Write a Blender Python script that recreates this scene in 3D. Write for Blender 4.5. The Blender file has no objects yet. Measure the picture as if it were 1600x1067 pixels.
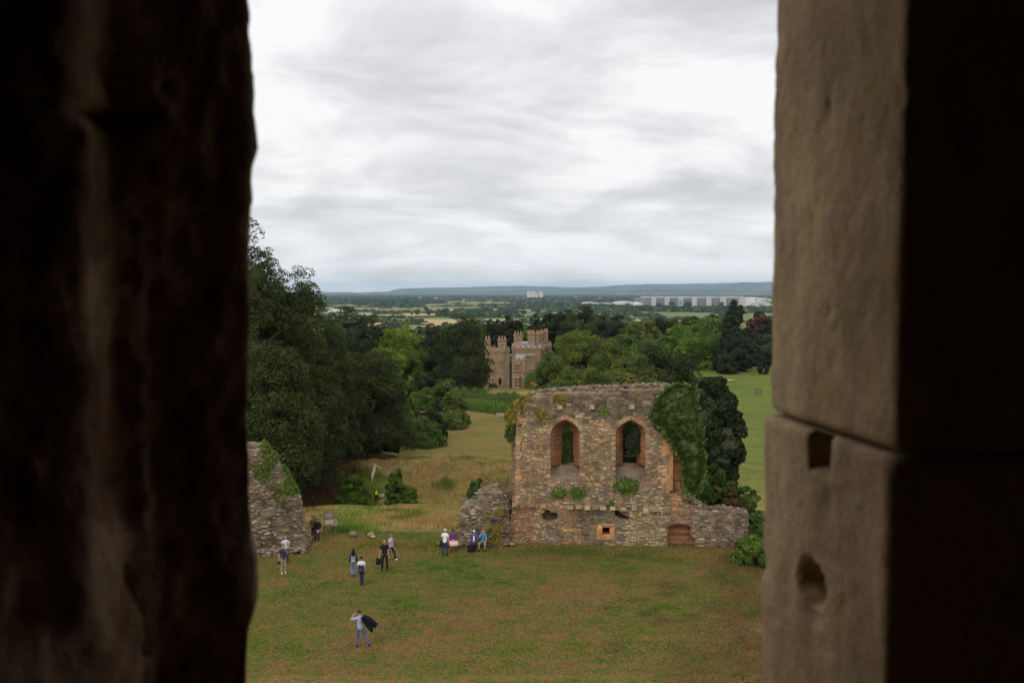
import bpy, bmesh, math, random
import numpy as np
from mathutils import Vector, Matrix, noise as mn
from mathutils.geometry import tessellate_polygon
R = math.radians
S = bpy.context.scene
COL = S.collection

# ---------------------------------------------------------------- camera, sky, sun, exposure
CAMZ = 17.0
FPX = 1400.0
PITCH = math.atan(76.5/FPX)
cam_d = bpy.data.cameras.new('camera'); cam = bpy.data.objects.new('camera', cam_d); COL.objects.link(cam)
cam.location = (0, 0, CAMZ); cam.rotation_euler = (math.pi/2-PITCH, 0, 0)
cam_d.sensor_width = 36; cam_d.lens = FPX/1600*36; cam_d.clip_start = 0.05; cam_d.clip_end = 60000
cam_d.dof.use_dof = True; cam_d.dof.focus_distance = 62; cam_d.dof.aperture_fstop = 4.2
S.camera = cam
S.view_settings.view_transform = 'Standard'; S.view_settings.look = 'None'
S.view_settings.exposure = 0.0; S.view_settings.gamma = 1.0
S.render.engine = 'CYCLES'
S.cycles.max_bounces = 6; S.cycles.diffuse_bounces = 3; S.cycles.transparent_max_bounces = 6
S.cycles.volume_bounces = 3; S.cycles.use_denoising = True
SUN_EL, SUN_ROT = R(48), R(-60)

def nn(nt, typ, **kw):
    n = nt.nodes.new(typ)
    for k, v in kw.items():
        if k.startswith('i_'):
            key = k[2:]
            n.inputs[int(key) if key.isdigit() else key].default_value = v
        else: setattr(n, k, v)
    return n
def ln(nt, a, b): nt.links.new(a, b)
def mth(nt, op, a, b=None, c=None, clamp=False):
    n = nt.nodes.new('ShaderNodeMath'); n.operation = op; n.use_clamp = clamp
    for i, v in enumerate((a, b, c)):
        if v is None: continue
        if isinstance(v, (int, float)): n.inputs[i].default_value = v
        else: nt.links.new(v, n.inputs[i])
    return n.outputs[0]
def mixc(nt, f, a, b, mode='MIX'):
    n = nt.nodes.new('ShaderNodeMix'); n.data_type = 'RGBA'; n.blend_type = mode
    for s, v in ((0, f), (6, a), (7, b)):
        if isinstance(v, (int, float)): n.inputs[s].default_value = v
        elif isinstance(v, tuple): n.inputs[s].default_value = (*v[:3], 1)
        else: nt.links.new(v, n.inputs[s])
    return n.outputs[2]
def ramp(nt, f, stops):
    n = nt.nodes.new('ShaderNodeValToRGB'); e = n.color_ramp.elements
    while len(e) < len(stops): e.new(0.5)
    for i, (p, c) in enumerate(stops):
        e[i].position = p
        e[i].color = (*c, 1) if isinstance(c, tuple) else (c, c, c, 1)
    nt.links.new(f, n.inputs[0]); return n.outputs[0]
def noise(nt, vec, scale, detail=4, rough=.55, dist=0.0):
    n = nn(nt, 'ShaderNodeTexNoise'); n.inputs['Scale'].default_value = scale
    n.inputs['Detail'].default_value = detail; n.inputs['Roughness'].default_value = rough
    n.inputs['Distortion'].default_value = dist
    if vec is not None: nt.links.new(vec, n.inputs['Vector'])
    return n.outputs[0]
def mapping(nt, vec, scale=(1,1,1), loc=(0,0,0), rot=(0,0,0)):
    n = nn(nt, 'ShaderNodeMapping'); n.inputs['Scale'].default_value = scale
    n.inputs['Location'].default_value = loc; n.inputs['Rotation'].default_value = rot
    nt.links.new(vec, n.inputs['Vector']); return n.outputs[0]
def lin(r, g, b, k=1.0):
    f = lambda c: ((c/255+.055)/1.055)**2.4 if c > 10 else c/255/12.92
    return (f(r)*k, f(g)*k, f(b)*k)

W = bpy.data.worlds.new('World'); S.world = W; W.use_nodes = True
nt = W.node_tree; nt.nodes.clear()
geo = nn(nt, 'ShaderNodeTexCoord')
sep = nn(nt, 'ShaderNodeSeparateXYZ'); ln(nt, geo.outputs['Generated'], sep.inputs[0])
zz = mth(nt, 'MAXIMUM', sep.outputs[2], 0.0)
den = mth(nt, "ADD", zz, 0.30)
comb = nn(nt, 'ShaderNodeCombineXYZ')
ln(nt, mth(nt, 'DIVIDE', sep.outputs[0], den), comb.inputs[0])
ln(nt, mth(nt, 'DIVIDE', sep.outputs[1], den), comb.inputs[1])
cl = mapping(nt, comb.outputs[0], scale=(1.35, 1.9, 1), loc=(2.3, 5.1, 0))
n1 = noise(nt, cl, 1.7, 9, .56, .35)
n2 = noise(nt, mapping(nt, comb.outputs[0], scale=(.7, 1.1, 1), loc=(7.1, 1.1, 3)), 1.4, 3, .5, .2)
mixn = mth(nt, 'ADD', mth(nt, 'MULTIPLY', n1, .6), mth(nt, 'MULTIPLY', n2, .4))
cloud = ramp(nt, mixn, [(0.39, (6.7, 6.7, 6.85)), (0.45, (7.9, 7.85, 8.0)), (0.50, (9.1, 9.05, 9.1)), (0.55, (10.2, 10.15, 10.1))])
nish = nn(nt, 'ShaderNodeTexSky'); nish.sky_type = 'NISHITA'; nish.sun_disc = False
nish.sun_elevation = SUN_EL; nish.sun_rotation = SUN_ROT; nish.air_density = 1.0; nish.dust_density = 1.0
# thin cloud near the horizon lets a little blue air through
hz = mth(nt, 'SUBTRACT', 1.0, mth(nt, 'MULTIPLY', zz, 9.0), clamp=True)
thin = mth(nt, 'MULTIPLY', hz, mth(nt, 'SUBTRACT', 1.05, n1, clamp=True))
c1 = mixc(nt, mth(nt, 'MULTIPLY', thin, .55, clamp=True), cloud, (9.8, 10.2, 10.6))
c2 = mixc(nt, 0.06, c1, nish.outputs[0])
bg = nn(nt, 'ShaderNodeBackground'); ln(nt, c2, bg.inputs[0]); bg.inputs[1].default_value = 0.1
wo = nn(nt, 'ShaderNodeOutputWorld'); ln(nt, bg.outputs[0], wo.inputs[0])

sun_d = bpy.data.lights.new('sun', 'SUN'); sun_d.energy = 0.6; sun_d.angle = R(25); sun_d.color = (1, .96, .9)
sun = bpy.data.objects.new('sun', sun_d); COL.objects.link(sun)
sun.rotation_euler = (R(42), 0, R(-35)); sun.location = (0, 0, 300)

# ---------------------------------------------------------------- helpers
def ray(px, py):
    xc, yc = (px-800)/FPX, -(py-533.5)/FPX
    y = math.cos(PITCH)+yc*math.sin(PITCH); z = -math.sin(PITCH)+yc*math.cos(PITCH)
    return xc/y, z/y
def D(px, py, Y):
    a, b = ray(px, py); return Vector((a*Y, Y, CAMZ+b*Y))
def onz(px, py, z=0.0):
    a, b = ray(px, py); Y = (z-CAMZ)/b; return Vector((a*Y, Y, z))
def sm(a, b, x):
    t = np.clip((x-a)/(b-a), 0, 1); return t*t*(3-2*t)

def tag(o, label=None, cat=None, group=None, kind=None):
    if label: o['label'] = label
    if cat: o['category'] = cat
    if group: o['group'] = group
    if kind: o['kind'] = kind
    return o
def empty(name, loc=(0,0,0), rz=0.0):
    o = bpy.data.objects.new(name, None); COL.objects.link(o); o.location = loc; o.rotation_euler = (0,0,rz)
    o.empty_display_size = .3; return o
def mesh_np(name, V, F, mat, parent=None, col=None, smooth=False):
    """V (n,3), F (m,k) uniform polygons, col (m,3) or (n,3) colour."""
    V = np.asarray(V, dtype=np.float32); F = np.asarray(F, dtype=np.int32)
    me = bpy.data.meshes.new(name); k = F.shape[1]
    me.vertices.add(len(V)); me.vertices.foreach_set('co', V.ravel())
    me.loops.add(F.size); me.loops.foreach_set('vertex_index', F.ravel())
    me.polygons.add(len(F)); me.polygons.foreach_set('loop_start', np.arange(0, F.size, k, dtype=np.int32))
    if col is not None:
        col = np.asarray(col, dtype=np.float32)
        dom = 'POINT' if len(col) == len(V) and len(V) != len(F) else 'FACE'
        if dom == 'FACE':
            c = np.repeat(col, k, axis=0); at = me.color_attributes.new('Col', 'FLOAT_COLOR', 'CORNER')
        else:
            c = col; at = me.color_attributes.new('Col', 'FLOAT_COLOR', 'POINT')
        at.data.foreach_set('color', np.hstack([c, np.ones((len(c),1), np.float32)]).astype(np.float32).ravel())
    me.update(calc_edges=True); me.validate()
    if smooth: me.polygons.foreach_set('use_smooth', np.ones(len(F), bool))
    for m in (mat if isinstance(mat, (list, tuple)) else [mat]): me.materials.append(m)
    o = bpy.data.objects.new(name, me); COL.objects.link(o)
    if parent: o.parent = parent
    return o
class MB:
    """collects shapes and links them as ONE mesh object"""
    def __init__(s): s.v = []; s.f = []; s.c = []
    def add(s, vs, fs, col=None):
        n = len(s.v); s.v += [tuple(v) for v in vs]; s.f += [tuple(i+n for i in f) for f in fs]
        s.c += [col or (.5,.5,.5)]*len(fs)
    def box(s, c, d, rz=0.0, col=None, taper=1.0):
        cx, cy, cz = c; hx, hy, hz = d[0]/2, d[1]/2, d[2]/2; vs = []
        for sz in (-1, 1):
            t = 1 if sz < 0 else taper
            for sx, sy in ((-1,-1),(1,-1),(1,1),(-1,1)):
                x, y = sx*hx*t, sy*hy*t
                vs.append((cx+x*math.cos(rz)-y*math.sin(rz), cy+x*math.sin(rz)+y*math.cos(rz), cz+sz*hz))
        s.add(vs, [(3,2,1,0),(4,5,6,7),(0,1,5,4),(1,2,6,5),(2,3,7,6),(3,0,4,7)], col)
    def tube(s, pts, rad, n=6, col=None):
        pts = [Vector(p) for p in pts]; rings = []
        for i, p in enumerate(pts):
            d = (pts[min(i+1, len(pts)-1)]-pts[max(i-1, 0)]).normalized()
            a = d.cross(Vector((0,0,1)) if abs(d.z) < .9 else Vector((1,0,0))).normalized(); b = d.cross(a)
            r = rad[i] if isinstance(rad, (list, tuple)) else rad
            rings.append([p+(a*math.cos(t)+b*math.sin(t))*r for t in [2*math.pi*k/n for k in range(n)]])
        vs = [v for r in rings for v in r]; fs = []
        for i in range(len(pts)-1):
            for k in range(n):
                fs.append((i*n+k, i*n+(k+1)%n, (i+1)*n+(k+1)%n, (i+1)*n+k))
        fs.append(tuple(range(n))[::-1]); fs.append(tuple((len(pts)-1)*n+k for k in range(n)))
        s.add(vs, fs, col)
    def build(s, name, mat, parent=None, smooth=False):
        me = bpy.data.meshes.new(name); me.from_pydata(s.v, [], s.f)
        at = me.color_attributes.new('Col', 'FLOAT_COLOR', 'CORNER'); i = 0
        for p, c in zip(me.polygons, s.c):
            for l in p.loop_indices: at.data[l].color = (*c, 1)
            if smooth: p.use_smooth = True
        me.materials.append(mat)
        o = bpy.data.objects.new(name, me); COL.objects.link(o)
        if parent: o.parent = parent
        return o

# ---------------------------------------------------------------- materials
def new_mat(name):
    m = bpy.data.materials.new(name); m.use_nodes = True; m.node_tree.nodes.clear()
    out = nn(m.node_tree, 'ShaderNodeOutputMaterial'); return m, m.node_tree, out
def pbsdf(nt, out, col, rough=.85, spec=.25, bump=None, bstr=.3, bdist=.02, metal=0.0):
    p = nn(nt, 'ShaderNodeBsdfPrincipled')
    if isinstance(col, tuple): p.inputs['Base Color'].default_value = (*col, 1)
    else: ln(nt, col, p.inputs['Base Color'])
    if isinstance(rough, float): p.inputs['Roughness'].default_value = rough
    else: ln(nt, rough, p.inputs['Roughness'])
    p.inputs['Specular IOR Level'].default_value = spec; p.inputs['Metallic'].default_value = metal
    if bump is not None:
        b = nn(nt, 'ShaderNodeBump'); b.inputs['Strength'].default_value = bstr; b.inputs['Distance'].default_value = bdist
        ln(nt, bump, b.inputs['Height']); ln(nt, b.outputs[0], p.inputs['Normal'])
    ln(nt, p.outputs[0], out.inputs[0]); return p
def plain(name, col, rough=.8, spec=.25, var=.25, scale=6.0, metal=0.0):
    m, nt, out = new_mat(name); g = nn(nt, 'ShaderNodeNewGeometry')
    n = noise(nt, g.outputs['Position'], scale, 5, .6)
    c = mixc(nt, mth(nt, 'MULTIPLY', n, 1.0), tuple(x*(1-var) for x in col), tuple(x*(1+var) for x in col))
    pbsdf(nt, out, c, rough, spec, n, .2, .02, metal); return m
def leaf_mat(name, tr=.25):
    m, nt, out = new_mat(name)
    a = nn(nt, 'ShaderNodeAttribute', attribute_name='Col')
    d = nn(nt, 'ShaderNodeBsdfDiffuse'); t = nn(nt, 'ShaderNodeBsdfTranslucent'); g = nn(nt, 'ShaderNodeBsdfGlossy')
    g.inputs['Roughness'].default_value = .5
    ln(nt, a.outputs[0], d.inputs[0]); ln(nt, a.outputs[0], t.inputs[0])
    mx = nn(nt, 'ShaderNodeMixShader'); mx.inputs[0].default_value = tr
    ln(nt, d.outputs[0], mx.inputs[1]); ln(nt, t.outputs[0], mx.inputs[2])
    m2 = nn(nt, 'ShaderNodeMixShader'); m2.inputs[0].default_value = .015
    ln(nt, mx.outputs[0], m2.inputs[1]); ln(nt, g.outputs[0], m2.inputs[2])
    ln(nt, m2.outputs[0], out.inputs[0]); return m
def stone_mat(name, scale=1.0, bstr=.5):
    """stone whose base colour comes from the Col attribute with blotches and lichen specks"""
    m, nt, out = new_mat(name)
    a = nn(nt, 'ShaderNodeAttribute', attribute_name='Col'); g = nn(nt, 'ShaderNodeNewGeometry')
    P = g.outputs['Position']
    n1 = noise(nt, P, 1.3*scale, 6, .6); n2 = noise(nt, P, 9*scale, 4, .65); n3 = noise(nt, P, 26*scale, 3, .6)
    c = mixc(nt, 1.0, a.outputs[0], ramp(nt, n1, [(.3, (.68,.66,.64)), (.55, (1.0,1.0,1.0)), (.75, (1.2,1.15,1.08))]), 'MULTIPLY')
    c = mixc(nt, 1.0, c, ramp(nt, n2, [(.3, (.62,.6,.58)), (.5, (1,1,1)), (.72, (1.3,1.27,1.2))]), 'MULTIPLY')
    sp = ramp(nt, n3, [(.66, 0.0), (.74, 1.0)])
    c = mixc(nt, mth(nt, 'MULTIPLY', sp, .45), c, lin(170,165,150))
    pbsdf(nt, out, c, .92, .15, mth(nt, 'ADD', n2, n3), bstr, .05/scale); return m
M_LEAF = leaf_mat('foliage'); M_GRASS = leaf_mat('grass_blades', .2)
M_STONE = stone_mat('ruin_stone')
M_BARK = plain('bark', lin(70,58,45,1.6), .95, .1, .4, 3.0)

# ---------------------------------------------------------------- terrain
PY = np.array([-4000, 0, 62, 65, 88, 102, 108, 117, 125, 150, 208, 300, 420, 600, 900, 1300, 60000.])
PZ = np.array([-.0, 0, 0, -.3, -4.4, -7.3, -7.5, -6.3, -6.5, -8.4, -10.7, -14.3, -16, -19, -32, -42, -42.])
def vnoise(x, y, s, seed=0.0):
    sh = np.shape(x); a = np.ravel(x)/s; b = np.ravel(y)/s
    return np.array([mn.noise(Vector((p+seed, q-seed, seed*1.7))) for p, q in zip(a, b)]).reshape(sh)
def Hb(x, y):
    x = np.asarray(x, float); y = np.asarray(y, float)
    z = np.interp(y, PY, PZ)
    # left of the mound the ditch is deeper, right of it the bank is higher
    z = z - 1.2*np.exp(-((x+30)/14)**2-((y-100)/12)**2)
    z = z + 1.0*np.exp(-((x+7)/9)**2-((y-121)/8)**2) - .8*np.exp(-((x+6)/9)**2-((y-106)/6)**2)
    # bank falling away on the right edge of the courtyard
    xe = 12.2+(y-44)*.30
    z = z - 3.5*sm(0, 8, x-xe)*sm(30, 40, y)*(1-sm(60, 75, y))
    rg = .12+(sm(64, 70, y)*(1-sm(150, 400, y)))*2.4
    if np.ndim(x) == 0: return z+(mn.noise(Vector((float(x)/4+3.3, float(y)/4-3.3, 5.61)))*.10+mn.noise(Vector((float(x)/14+8.1, float(y)/14-8.1, 13.77)))*.25)*rg
    return z+(vnoise(x, y, 4.0, 3.3)*.10+vnoise(x, y, 14, 8.1)*.25)*rg
def H(x, y): return float(Hb(x, y))
ys = np.concatenate([np.linspace(-3000, -60, 12), np.linspace(-40, 30, 18), np.arange(31, 132, .5), 132*1.016**np.arange(0, 333)])
ys = ys[ys < 26500]
tc = np.linspace(-1, 1, 421); tc = np.sign(tc)*(np.abs(tc)**1.25)*1.3
X = tc[None, :]*(np.abs(ys)[:, None]*.8+35); Y = np.repeat(ys[:, None], len(tc), 1)
Z = Hb(X, Y)
V = np.stack([X, Y, Z], -1).reshape(-1, 3)
nr, nc = len(ys), len(tc); idx = np.arange(nr*nc).reshape(nr, nc)
F = np.stack([idx[:-1,:-1], idx[:-1,1:], idx[1:,1:], idx[1:,:-1]], -1).reshape(-1, 4)
# ground kinds: R rough dry grass, G farmland, B dead bracken / bare soil
xe = 12.2+(Y-44)*.30
jit = vnoise(X, Y, 3.0, 1.2)*2.2
gr = sm(63.0, 65.5, Y+jit*.5)*(1-sm(119, 126, Y+jit*1.5)) ; gr = np.maximum(gr, sm(-1.0, 2.0, X-xe+jit)*(1-sm(66, 70, Y)))
gr = gr*(1-sm(20, 40, X)*sm(70, 80, Y))
gg = sm(560, 700, Y)
gb = np.exp(-((X+31)/13)**4-((Y-107)/19)**4)*sm(-.5, .25, vnoise(X, Y, 6, 5)+.25)
gb = np.maximum(gb, .75*np.exp(-((X+3)/9)**4-((Y-113.5)/4.5)**4))
gb = np.maximum(gb, .62*sm(-5.0, -.5, X-xe+jit*1.3)*(1-sm(58, 64, Y)))
for (px_, py_, r_) in ((1048,912,.85),(1043,927,.5),(1016,960,.45),(1034,970,.6),(1057,972,.45),(998,935,.4),(1085,965,.5),(1150,905,.6),(1165,985,.9),(1170,1000,.6),(960,1010,.4),(700,985,.35)):
    q_ = onz(px_, py_); gb = np.maximum(gb, .65*(1-sm(.4, 1.4, np.hypot((X-q_.x)/r_/1.25, (Y-q_.y)/r_*1.0)+jit*.25)))
gcol = np.stack([gr, gg, gb], -1).reshape(-1, 3)

m, nt, out = new_mat('ground_cover')
g = nn(nt, 'ShaderNodeNewGeometry'); P = g.outputs['Position']
a = nn(nt, 'ShaderNodeAttribute', attribute_name='Col'); sp = nn(nt, 'ShaderNodeSeparateColor'); ln(nt, a.outputs[0], sp.inputs[0])
Ps = mapping(nt, P, scale=(.55, 1.0, 1.0))
nA = noise(nt, Ps, .16, 6, .62, .3); nB = noise(nt, Ps, 1.5, 6, .7, .4); nC = noise(nt, Ps, 7, 4, .65); nD = noise(nt, Ps, .42, 3, .6)
mixn = mth(nt, 'ADD', mth(nt, 'ADD', mth(nt, 'MULTIPLY', nA, .30), mth(nt, 'MULTIPLY', nB, .36)), mth(nt, 'MULTIPLY', nC, .34))
lawn = ramp(nt, mixn, [(.42, lin(60,78,28,1.2)), (.465, lin(86,98,38,1.27)), (.50, lin(98,96,46,1.27)), (.528, lin(120,94,58,1.25)), (.562, lin(136,98,66,1.25)), (.62, lin(96,74,54,1.1))])
soil = ramp(nt, mth(nt, 'ADD', mth(nt, 'MULTIPLY', nD, .6), mth(nt, 'MULTIPLY', nB, .4)), [(.635, 0.0), (.665, 1.0)])
fg = noise(nt, mapping(nt, P, scale=(.6, 1.2, 1)), 11, 3, .7); lawn = mixc(nt, 1.0, lawn, ramp(nt, fg, [(.34, (.62,.64,.6)), (.5, (1,1,1)), (.66, (1.35,1.3,1.25))]), 'MULTIPLY')
lawn = mixc(nt, mth(nt, 'MULTIPLY', soil, .75), lawn, lin(78,62,50,1.0))
# beyond the courtyard the park grass is greener
sy = nn(nt, 'ShaderNodeSeparateXYZ'); ln(nt, P, sy.inputs[0])
park = ramp(nt, mixn, [(.40, lin(84,96,42,1.2)), (.48, lin(104,106,48,1.2)), (.54, lin(132,112,66,1.2)), (.62, lin(126,98,60,1.2))])
parkR = ramp(nt, mixn, [(.42, lin(74,96,38,1.2)), (.49, lin(94,112,44,1.2)), (.55, lin(118,120,58,1.2)), (.6, lin(130,116,66,1.2))])
fx = mth(nt, 'MULTIPLY', mth(nt, 'SUBTRACT', sy.outputs[0], 12.0), .06, clamp=True)
park = mixc(nt, fx, park, parkR)
strk = noise(nt, mapping(nt, P, scale=(.035, .11, 1)), 1.0, 6, .62, .5)
park = mixc(nt, mth(nt, 'MULTIPLY', ramp(nt, strk, [(.44, 0.0), (.62, .85)]), mth(nt, 'SUBTRACT', 1.0, mth(nt, 'MULTIPLY', fx, .75))), park, lin(136,112,68,1.15))
mow = nn(nt, 'ShaderNodeTexWave'); mow.inputs['Scale'].default_value = .16; mow.inputs['Distortion'].default_value = 1.5; ln(nt, P, mow.inputs['Vector'])
park = mixc(nt, mth(nt, 'MULTIPLY', mth(nt, 'MULTIPLY', mow.outputs[1], fx), .16), park, lin(70,92,34,1.1))
fy = mth(nt, 'MULTIPLY', mth(nt, 'SUBTRACT', sy.outputs[1], 80.0), .05, clamp=True)
lawn = mixc(nt, fy, lawn, park)
rgh = ramp(nt, mixn, [(.36, lin(90,92,44,1.1)), (.46, lin(128,116,62,1.15)), (.56, lin(146,132,84,1.15)), (.68, lin(132,112,72,1.1))])
brk = ramp(nt, mixn, [(.38, lin(62,44,30)), (.5, lin(88,60,42)), (.62, lin(112,84,52))])
c = mixc(nt, sp.outputs[0], lawn, rgh)
c = mixc(nt, sp.outputs[2], c, brk)
# farmland patchwork
wob = nn(nt, 'ShaderNodeTexNoise'); wob.inputs['Scale'].default_value = .004; ln(nt, P, wob.inputs['Vector'])
pv = nn(nt, 'ShaderNodeVectorMath', operation='MULTIPLY_ADD'); ln(nt, wob.outputs['Color'], pv.inputs[0]); pv.inputs[1].default_value = (90, 90, 0); ln(nt, P, pv.inputs[2])
vo = nn(nt, 'ShaderNodeTexVoronoi', voronoi_dimensions='2D', distance='CHEBYCHEV'); vo.inputs['Scale'].default_value = .0034
ln(nt, mapping(nt, pv.outputs[0], scale=(.7, 1.3, 1), rot=(0,0,R(9))), vo.inputs['Vector'])
sv = nn(nt, 'ShaderNodeSeparateColor'); ln(nt, vo.outputs['Color'], sv.inputs[0])
fld = ramp(nt, sv.outputs[0], [(.0, lin(112,122,72)), (.22, lin(128,132,84)), (.40, lin(140,130,92)), (.55, lin(104,122,66)), (.68, lin(146,138,98)), (.80, lin(196,170,122)), (.9, lin(126,132,80))])
fld.node.color_ramp.interpolation = 'CONSTANT'
fn = noise(nt, mapping(nt, P, scale=(.004, .02, 1)), 1.0, 5, .6)
fld = mixc(nt, 1.0, fld, ramp(nt, fn, [(.3, (.8,.8,.78)), (.7, (1.2,1.18,1.15))]), 'MULTIPLY')
c = mixc(nt, sp.outputs[1], c, fld)
pbsdf(nt, out, c, .95, .08, mth(nt, 'ADD', nB, nC), .8, .14)
M_GROUND = m
ground = mesh_np('ground', V, F, M_GROUND, col=gcol, smooth=True); tag(ground, kind='structure')

# distant hills
def hills(pts, Yd, depth, name):
    pts = np.array(pts, float); xs = np.arange(pts[0,0], pts[-1,0], 6.0)
    tp = np.interp(xs, pts[:,0], pts[:,1])
    tp = tp + np.array([mn.noise(Vector((x/23., Yd*.01, 1)))*1.0+mn.noise(Vector((x/7., Yd*.01, 4)))*.35 for x in xs])
    Vv = []
    for j, (k, dy) in enumerate(((0, -depth), (.45, -depth*.5), (.82, -depth*.18), (1, 0), (.5, depth*.6), (0, depth))):
        for x, t in zip(xs, tp):
            p = D(x, t, Yd); z = -42.5+(p.z+42.5)*k
            z += (mn.noise(Vector((x/11., j*2.3, 7)))*10 if 0 < j < 3 else 0)
            Vv.append((p.x, Yd+dy, z if k else -43))
    n = len(xs); Fv = [(j*n+i, j*n+i+1, (j+1)*n+i+1, (j+1)*n+i) for j in range(5) for i in range(n-1)]
    o = mesh_np(name, Vv, Fv, M_HILL, smooth=True); tag(o, kind='structure')
m, nt, out = new_mat('hazy_hill_cover'); g = nn(nt, 'ShaderNodeNewGeometry')
hn = noise(nt, mapping(nt, g.outputs['Position'], scale=(.001, .0016, .004)), 1.0, 6, .65)
pbsdf(nt, out, ramp(nt, hn, [(.38, lin(78,90,84)), (.5, lin(98,108,96)), (.62, lin(124,128,110))]), .95, .05)  # pale greyed colours carry part of the distance haze
M_HILL = m
hills([(330,456.5),(480,457),(500,456),(560,457),(615,455.5),(618,452.5),(626,450.5),(660,450),(760,448),(800,446.5),(840,447.5),(900,449),(950,447.5),(975,445),(1010,444),(1060,444),(1120,442.5),(1180,441),(1230,440),(1320,441),(1420,446)], 21000, 3500, 'hills')
hills([(250,458.5),(480,458.5),(560,458),(700,457.5),(800,456.5),(880,455),(930,452.5),(980,453.5),(1050,452.5),(1120,451.5),(1200,452),(1350,452)], 14500, 2500, 'low_hills')

# ---------------------------------------------------------------- the tower room the camera looks out from
def cloth_stone(name, cols, scale=6.0, bstr=.6):
    m, nt, out = new_mat(name); g = nn(nt, 'ShaderNodeNewGeometry'); P = g.outputs['Position']
    n4 = noise(nt, P, scale*26, 4, .7); n1 = noise(nt, P, scale*.5, 6, .6, .5); n2 = noise(nt, P, scale*7, 5, .7); n3 = noise(nt, mapping(nt, P, scale=(1,1,.35)), scale*2.2, 6, .65)
    c = ramp(nt, n1, [(.32, cols[0]), (.5, cols[1]), (.68, cols[2])])
    c = mixc(nt, 1.0, c, ramp(nt, n3, [(.3, (.7,.7,.7)), (.55, (1,1,1)), (.75, (1.22,1.18,1.05))]), 'MULTIPLY')
    c = mixc(nt, 1.0, c, ramp(nt, n4, [(.32, (.72,.70,.68)), (.5, (1,1,1)), (.7, (1.25,1.22,1.18))]), 'MULTIPLY')
    li = noise(nt, P, scale*1.6, 5, .65, .8); c = mixc(nt, mth(nt, 'MULTIPLY', ramp(nt, li, [(.56, 0.0), (.66, 1.0)]), .5), c, tuple(x*k for x, k in zip(cols[1], (1.05, .98, .62))))
    pbsdf(nt, out, c, .9, .2, mth(nt, 'ADD', mth(nt, 'ADD', mth(nt, 'MULTIPLY', n2, .7), n3), mth(nt, 'MULTIPLY', n4, .35)), bstr, .007); return m
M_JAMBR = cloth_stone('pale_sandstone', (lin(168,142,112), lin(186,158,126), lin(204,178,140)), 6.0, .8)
M_JAMBL = cloth_stone('left_jamb_sandstone', (lin(84,64,48,1.), lin(120,94,70,1.), lin(160,138,112,1.2)), 9.0, 1.0)  # left jamb stone, in darker colours than the right
M_ROOM = cloth_stone('chamber_stone', (lin(130,104,80), lin(150,122,96), lin(166,140,112)), 3.0)

def block(name, plan, z0, z1, mat, parent, step=.014, rnd=.02, amp=.004, fine=.0015, disp=None, seed=0., far=.10):
    """closed prism over a plan polygon (counter-clockwise), finely divided, worn edges, noise relief"""
    pl = [Vector((p[0], p[1], 0)) for p in plan]; pts = []; n = len(pl)
    for i in range(n):
        a, b = pl[i], pl[(i+1) % n]; L = (b-a).length
        st = step if (len(plan[i]) > 2 and plan[i][2]) else far
        k = max(1, int(L/st))
        for j in range(k): pts.append(a.lerp(b, j/k))
    # round the plan's corners
    for _ in range(2):
        pts = [(pts[i-1]*.25+pts[i]*.5+pts[(i+1) % len(pts)]*.25) if (pts[i]-pts[i-1]).length < .03 and (pts[(i+1) % len(pts)]-pts[i]).length < .03 else pts[i] for i in range(len(pts))]
    N = len(pts); nor = []
    for i in range(N):
        t = (pts[(i+1) % N]-pts[i-1]).normalized(); nor.append(Vector((t.y, -t.x, 0)))
    zs = np.arange(z0, z1+step*.5, step); zs = np.linspace(z0, z1, len(zs))
    Vs = []
    for z in zs:
        e = min(z-z0, z1-z); ins = rnd*(1-math.sqrt(max(0, 1-(1-min(e/rnd, 1))**2)))
        for p, q in zip(pts, nor):
            w = Vector((p.x, p.y, z))
            d = -ins + amp*2.2*mn.noise(w*5+Vector((seed,0,0))) + amp*mn.noise(w*17+Vector((0,seed,0))) + fine*mn.noise(w*70)
            d -= .010*max(0, mn.noise(w*21+Vector((seed,3,1)))-.34)+.006*max(0, mn.noise(w*48+Vector((2,seed,1)))-.36)
            if disp: d += disp(p.x, p.y, z)
            Vs.append(w+q*d)
    F = [(j*N+i, j*N+(i+1) % N, (j+1)*N+(i+1) % N, (j+1)*N+i) for j in range(len(zs)-1) for i in range(N)]
    me = bpy.data.meshes.new(name); F += [tuple(range(N))[::-1], tuple((len(zs)-1)*N+i for i in range(N))]
    me.from_pydata(Vs, [], F); me.materials.append(mat)
    for p in me.polygons: p.use_smooth = len(p.vertices) == 4
    o = bpy.data.objects.new(name, me); COL.objects.link(o); o.parent = parent; return o

tower = empty('stone_tower', (0, 0, 0))
tag(tower, 'stone tower wall with a narrow window opening framing the view, dark inside', 'tower')
C0 = CAMZ
def hole_r(x, y, z):
    z -= C0; d = 0
    if x > .40 and y < 1.62 and y > 1.15 and x < .56:
        # square putlog hole right under the joint
        a = max(abs(y-1.388)/.034, abs(z+.248)/.028)
        d -= .10*float(1-sm(.80, 1.05, a))
        # rounded worn hole lower down
        a = math.hypot((y-1.412)/.044, (z+.462-.10*(y-1.412))/.034)+.18*mn.noise(Vector((y*30, z*30, 2)))
        d -= .065*float(1-sm(.6, 1.12, a))
        a = math.hypot((y-1.41)/.04, (z+.515)/.02); d -= .008*float(1-sm(.4, 1.2, a))
        # small scars
        for (yy, zz, r, k) in ((1.40, .288, .008, .012), (1.385, -.03, .02, .005), (1.36, -.055, .012, .004), (1.52, .12, .012, .003)):
            a = math.hypot((y-yy)/r, (z-zz)/(r*.8)); d -= k*float(1-sm(.3, 1.1, a))
    return d
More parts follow.
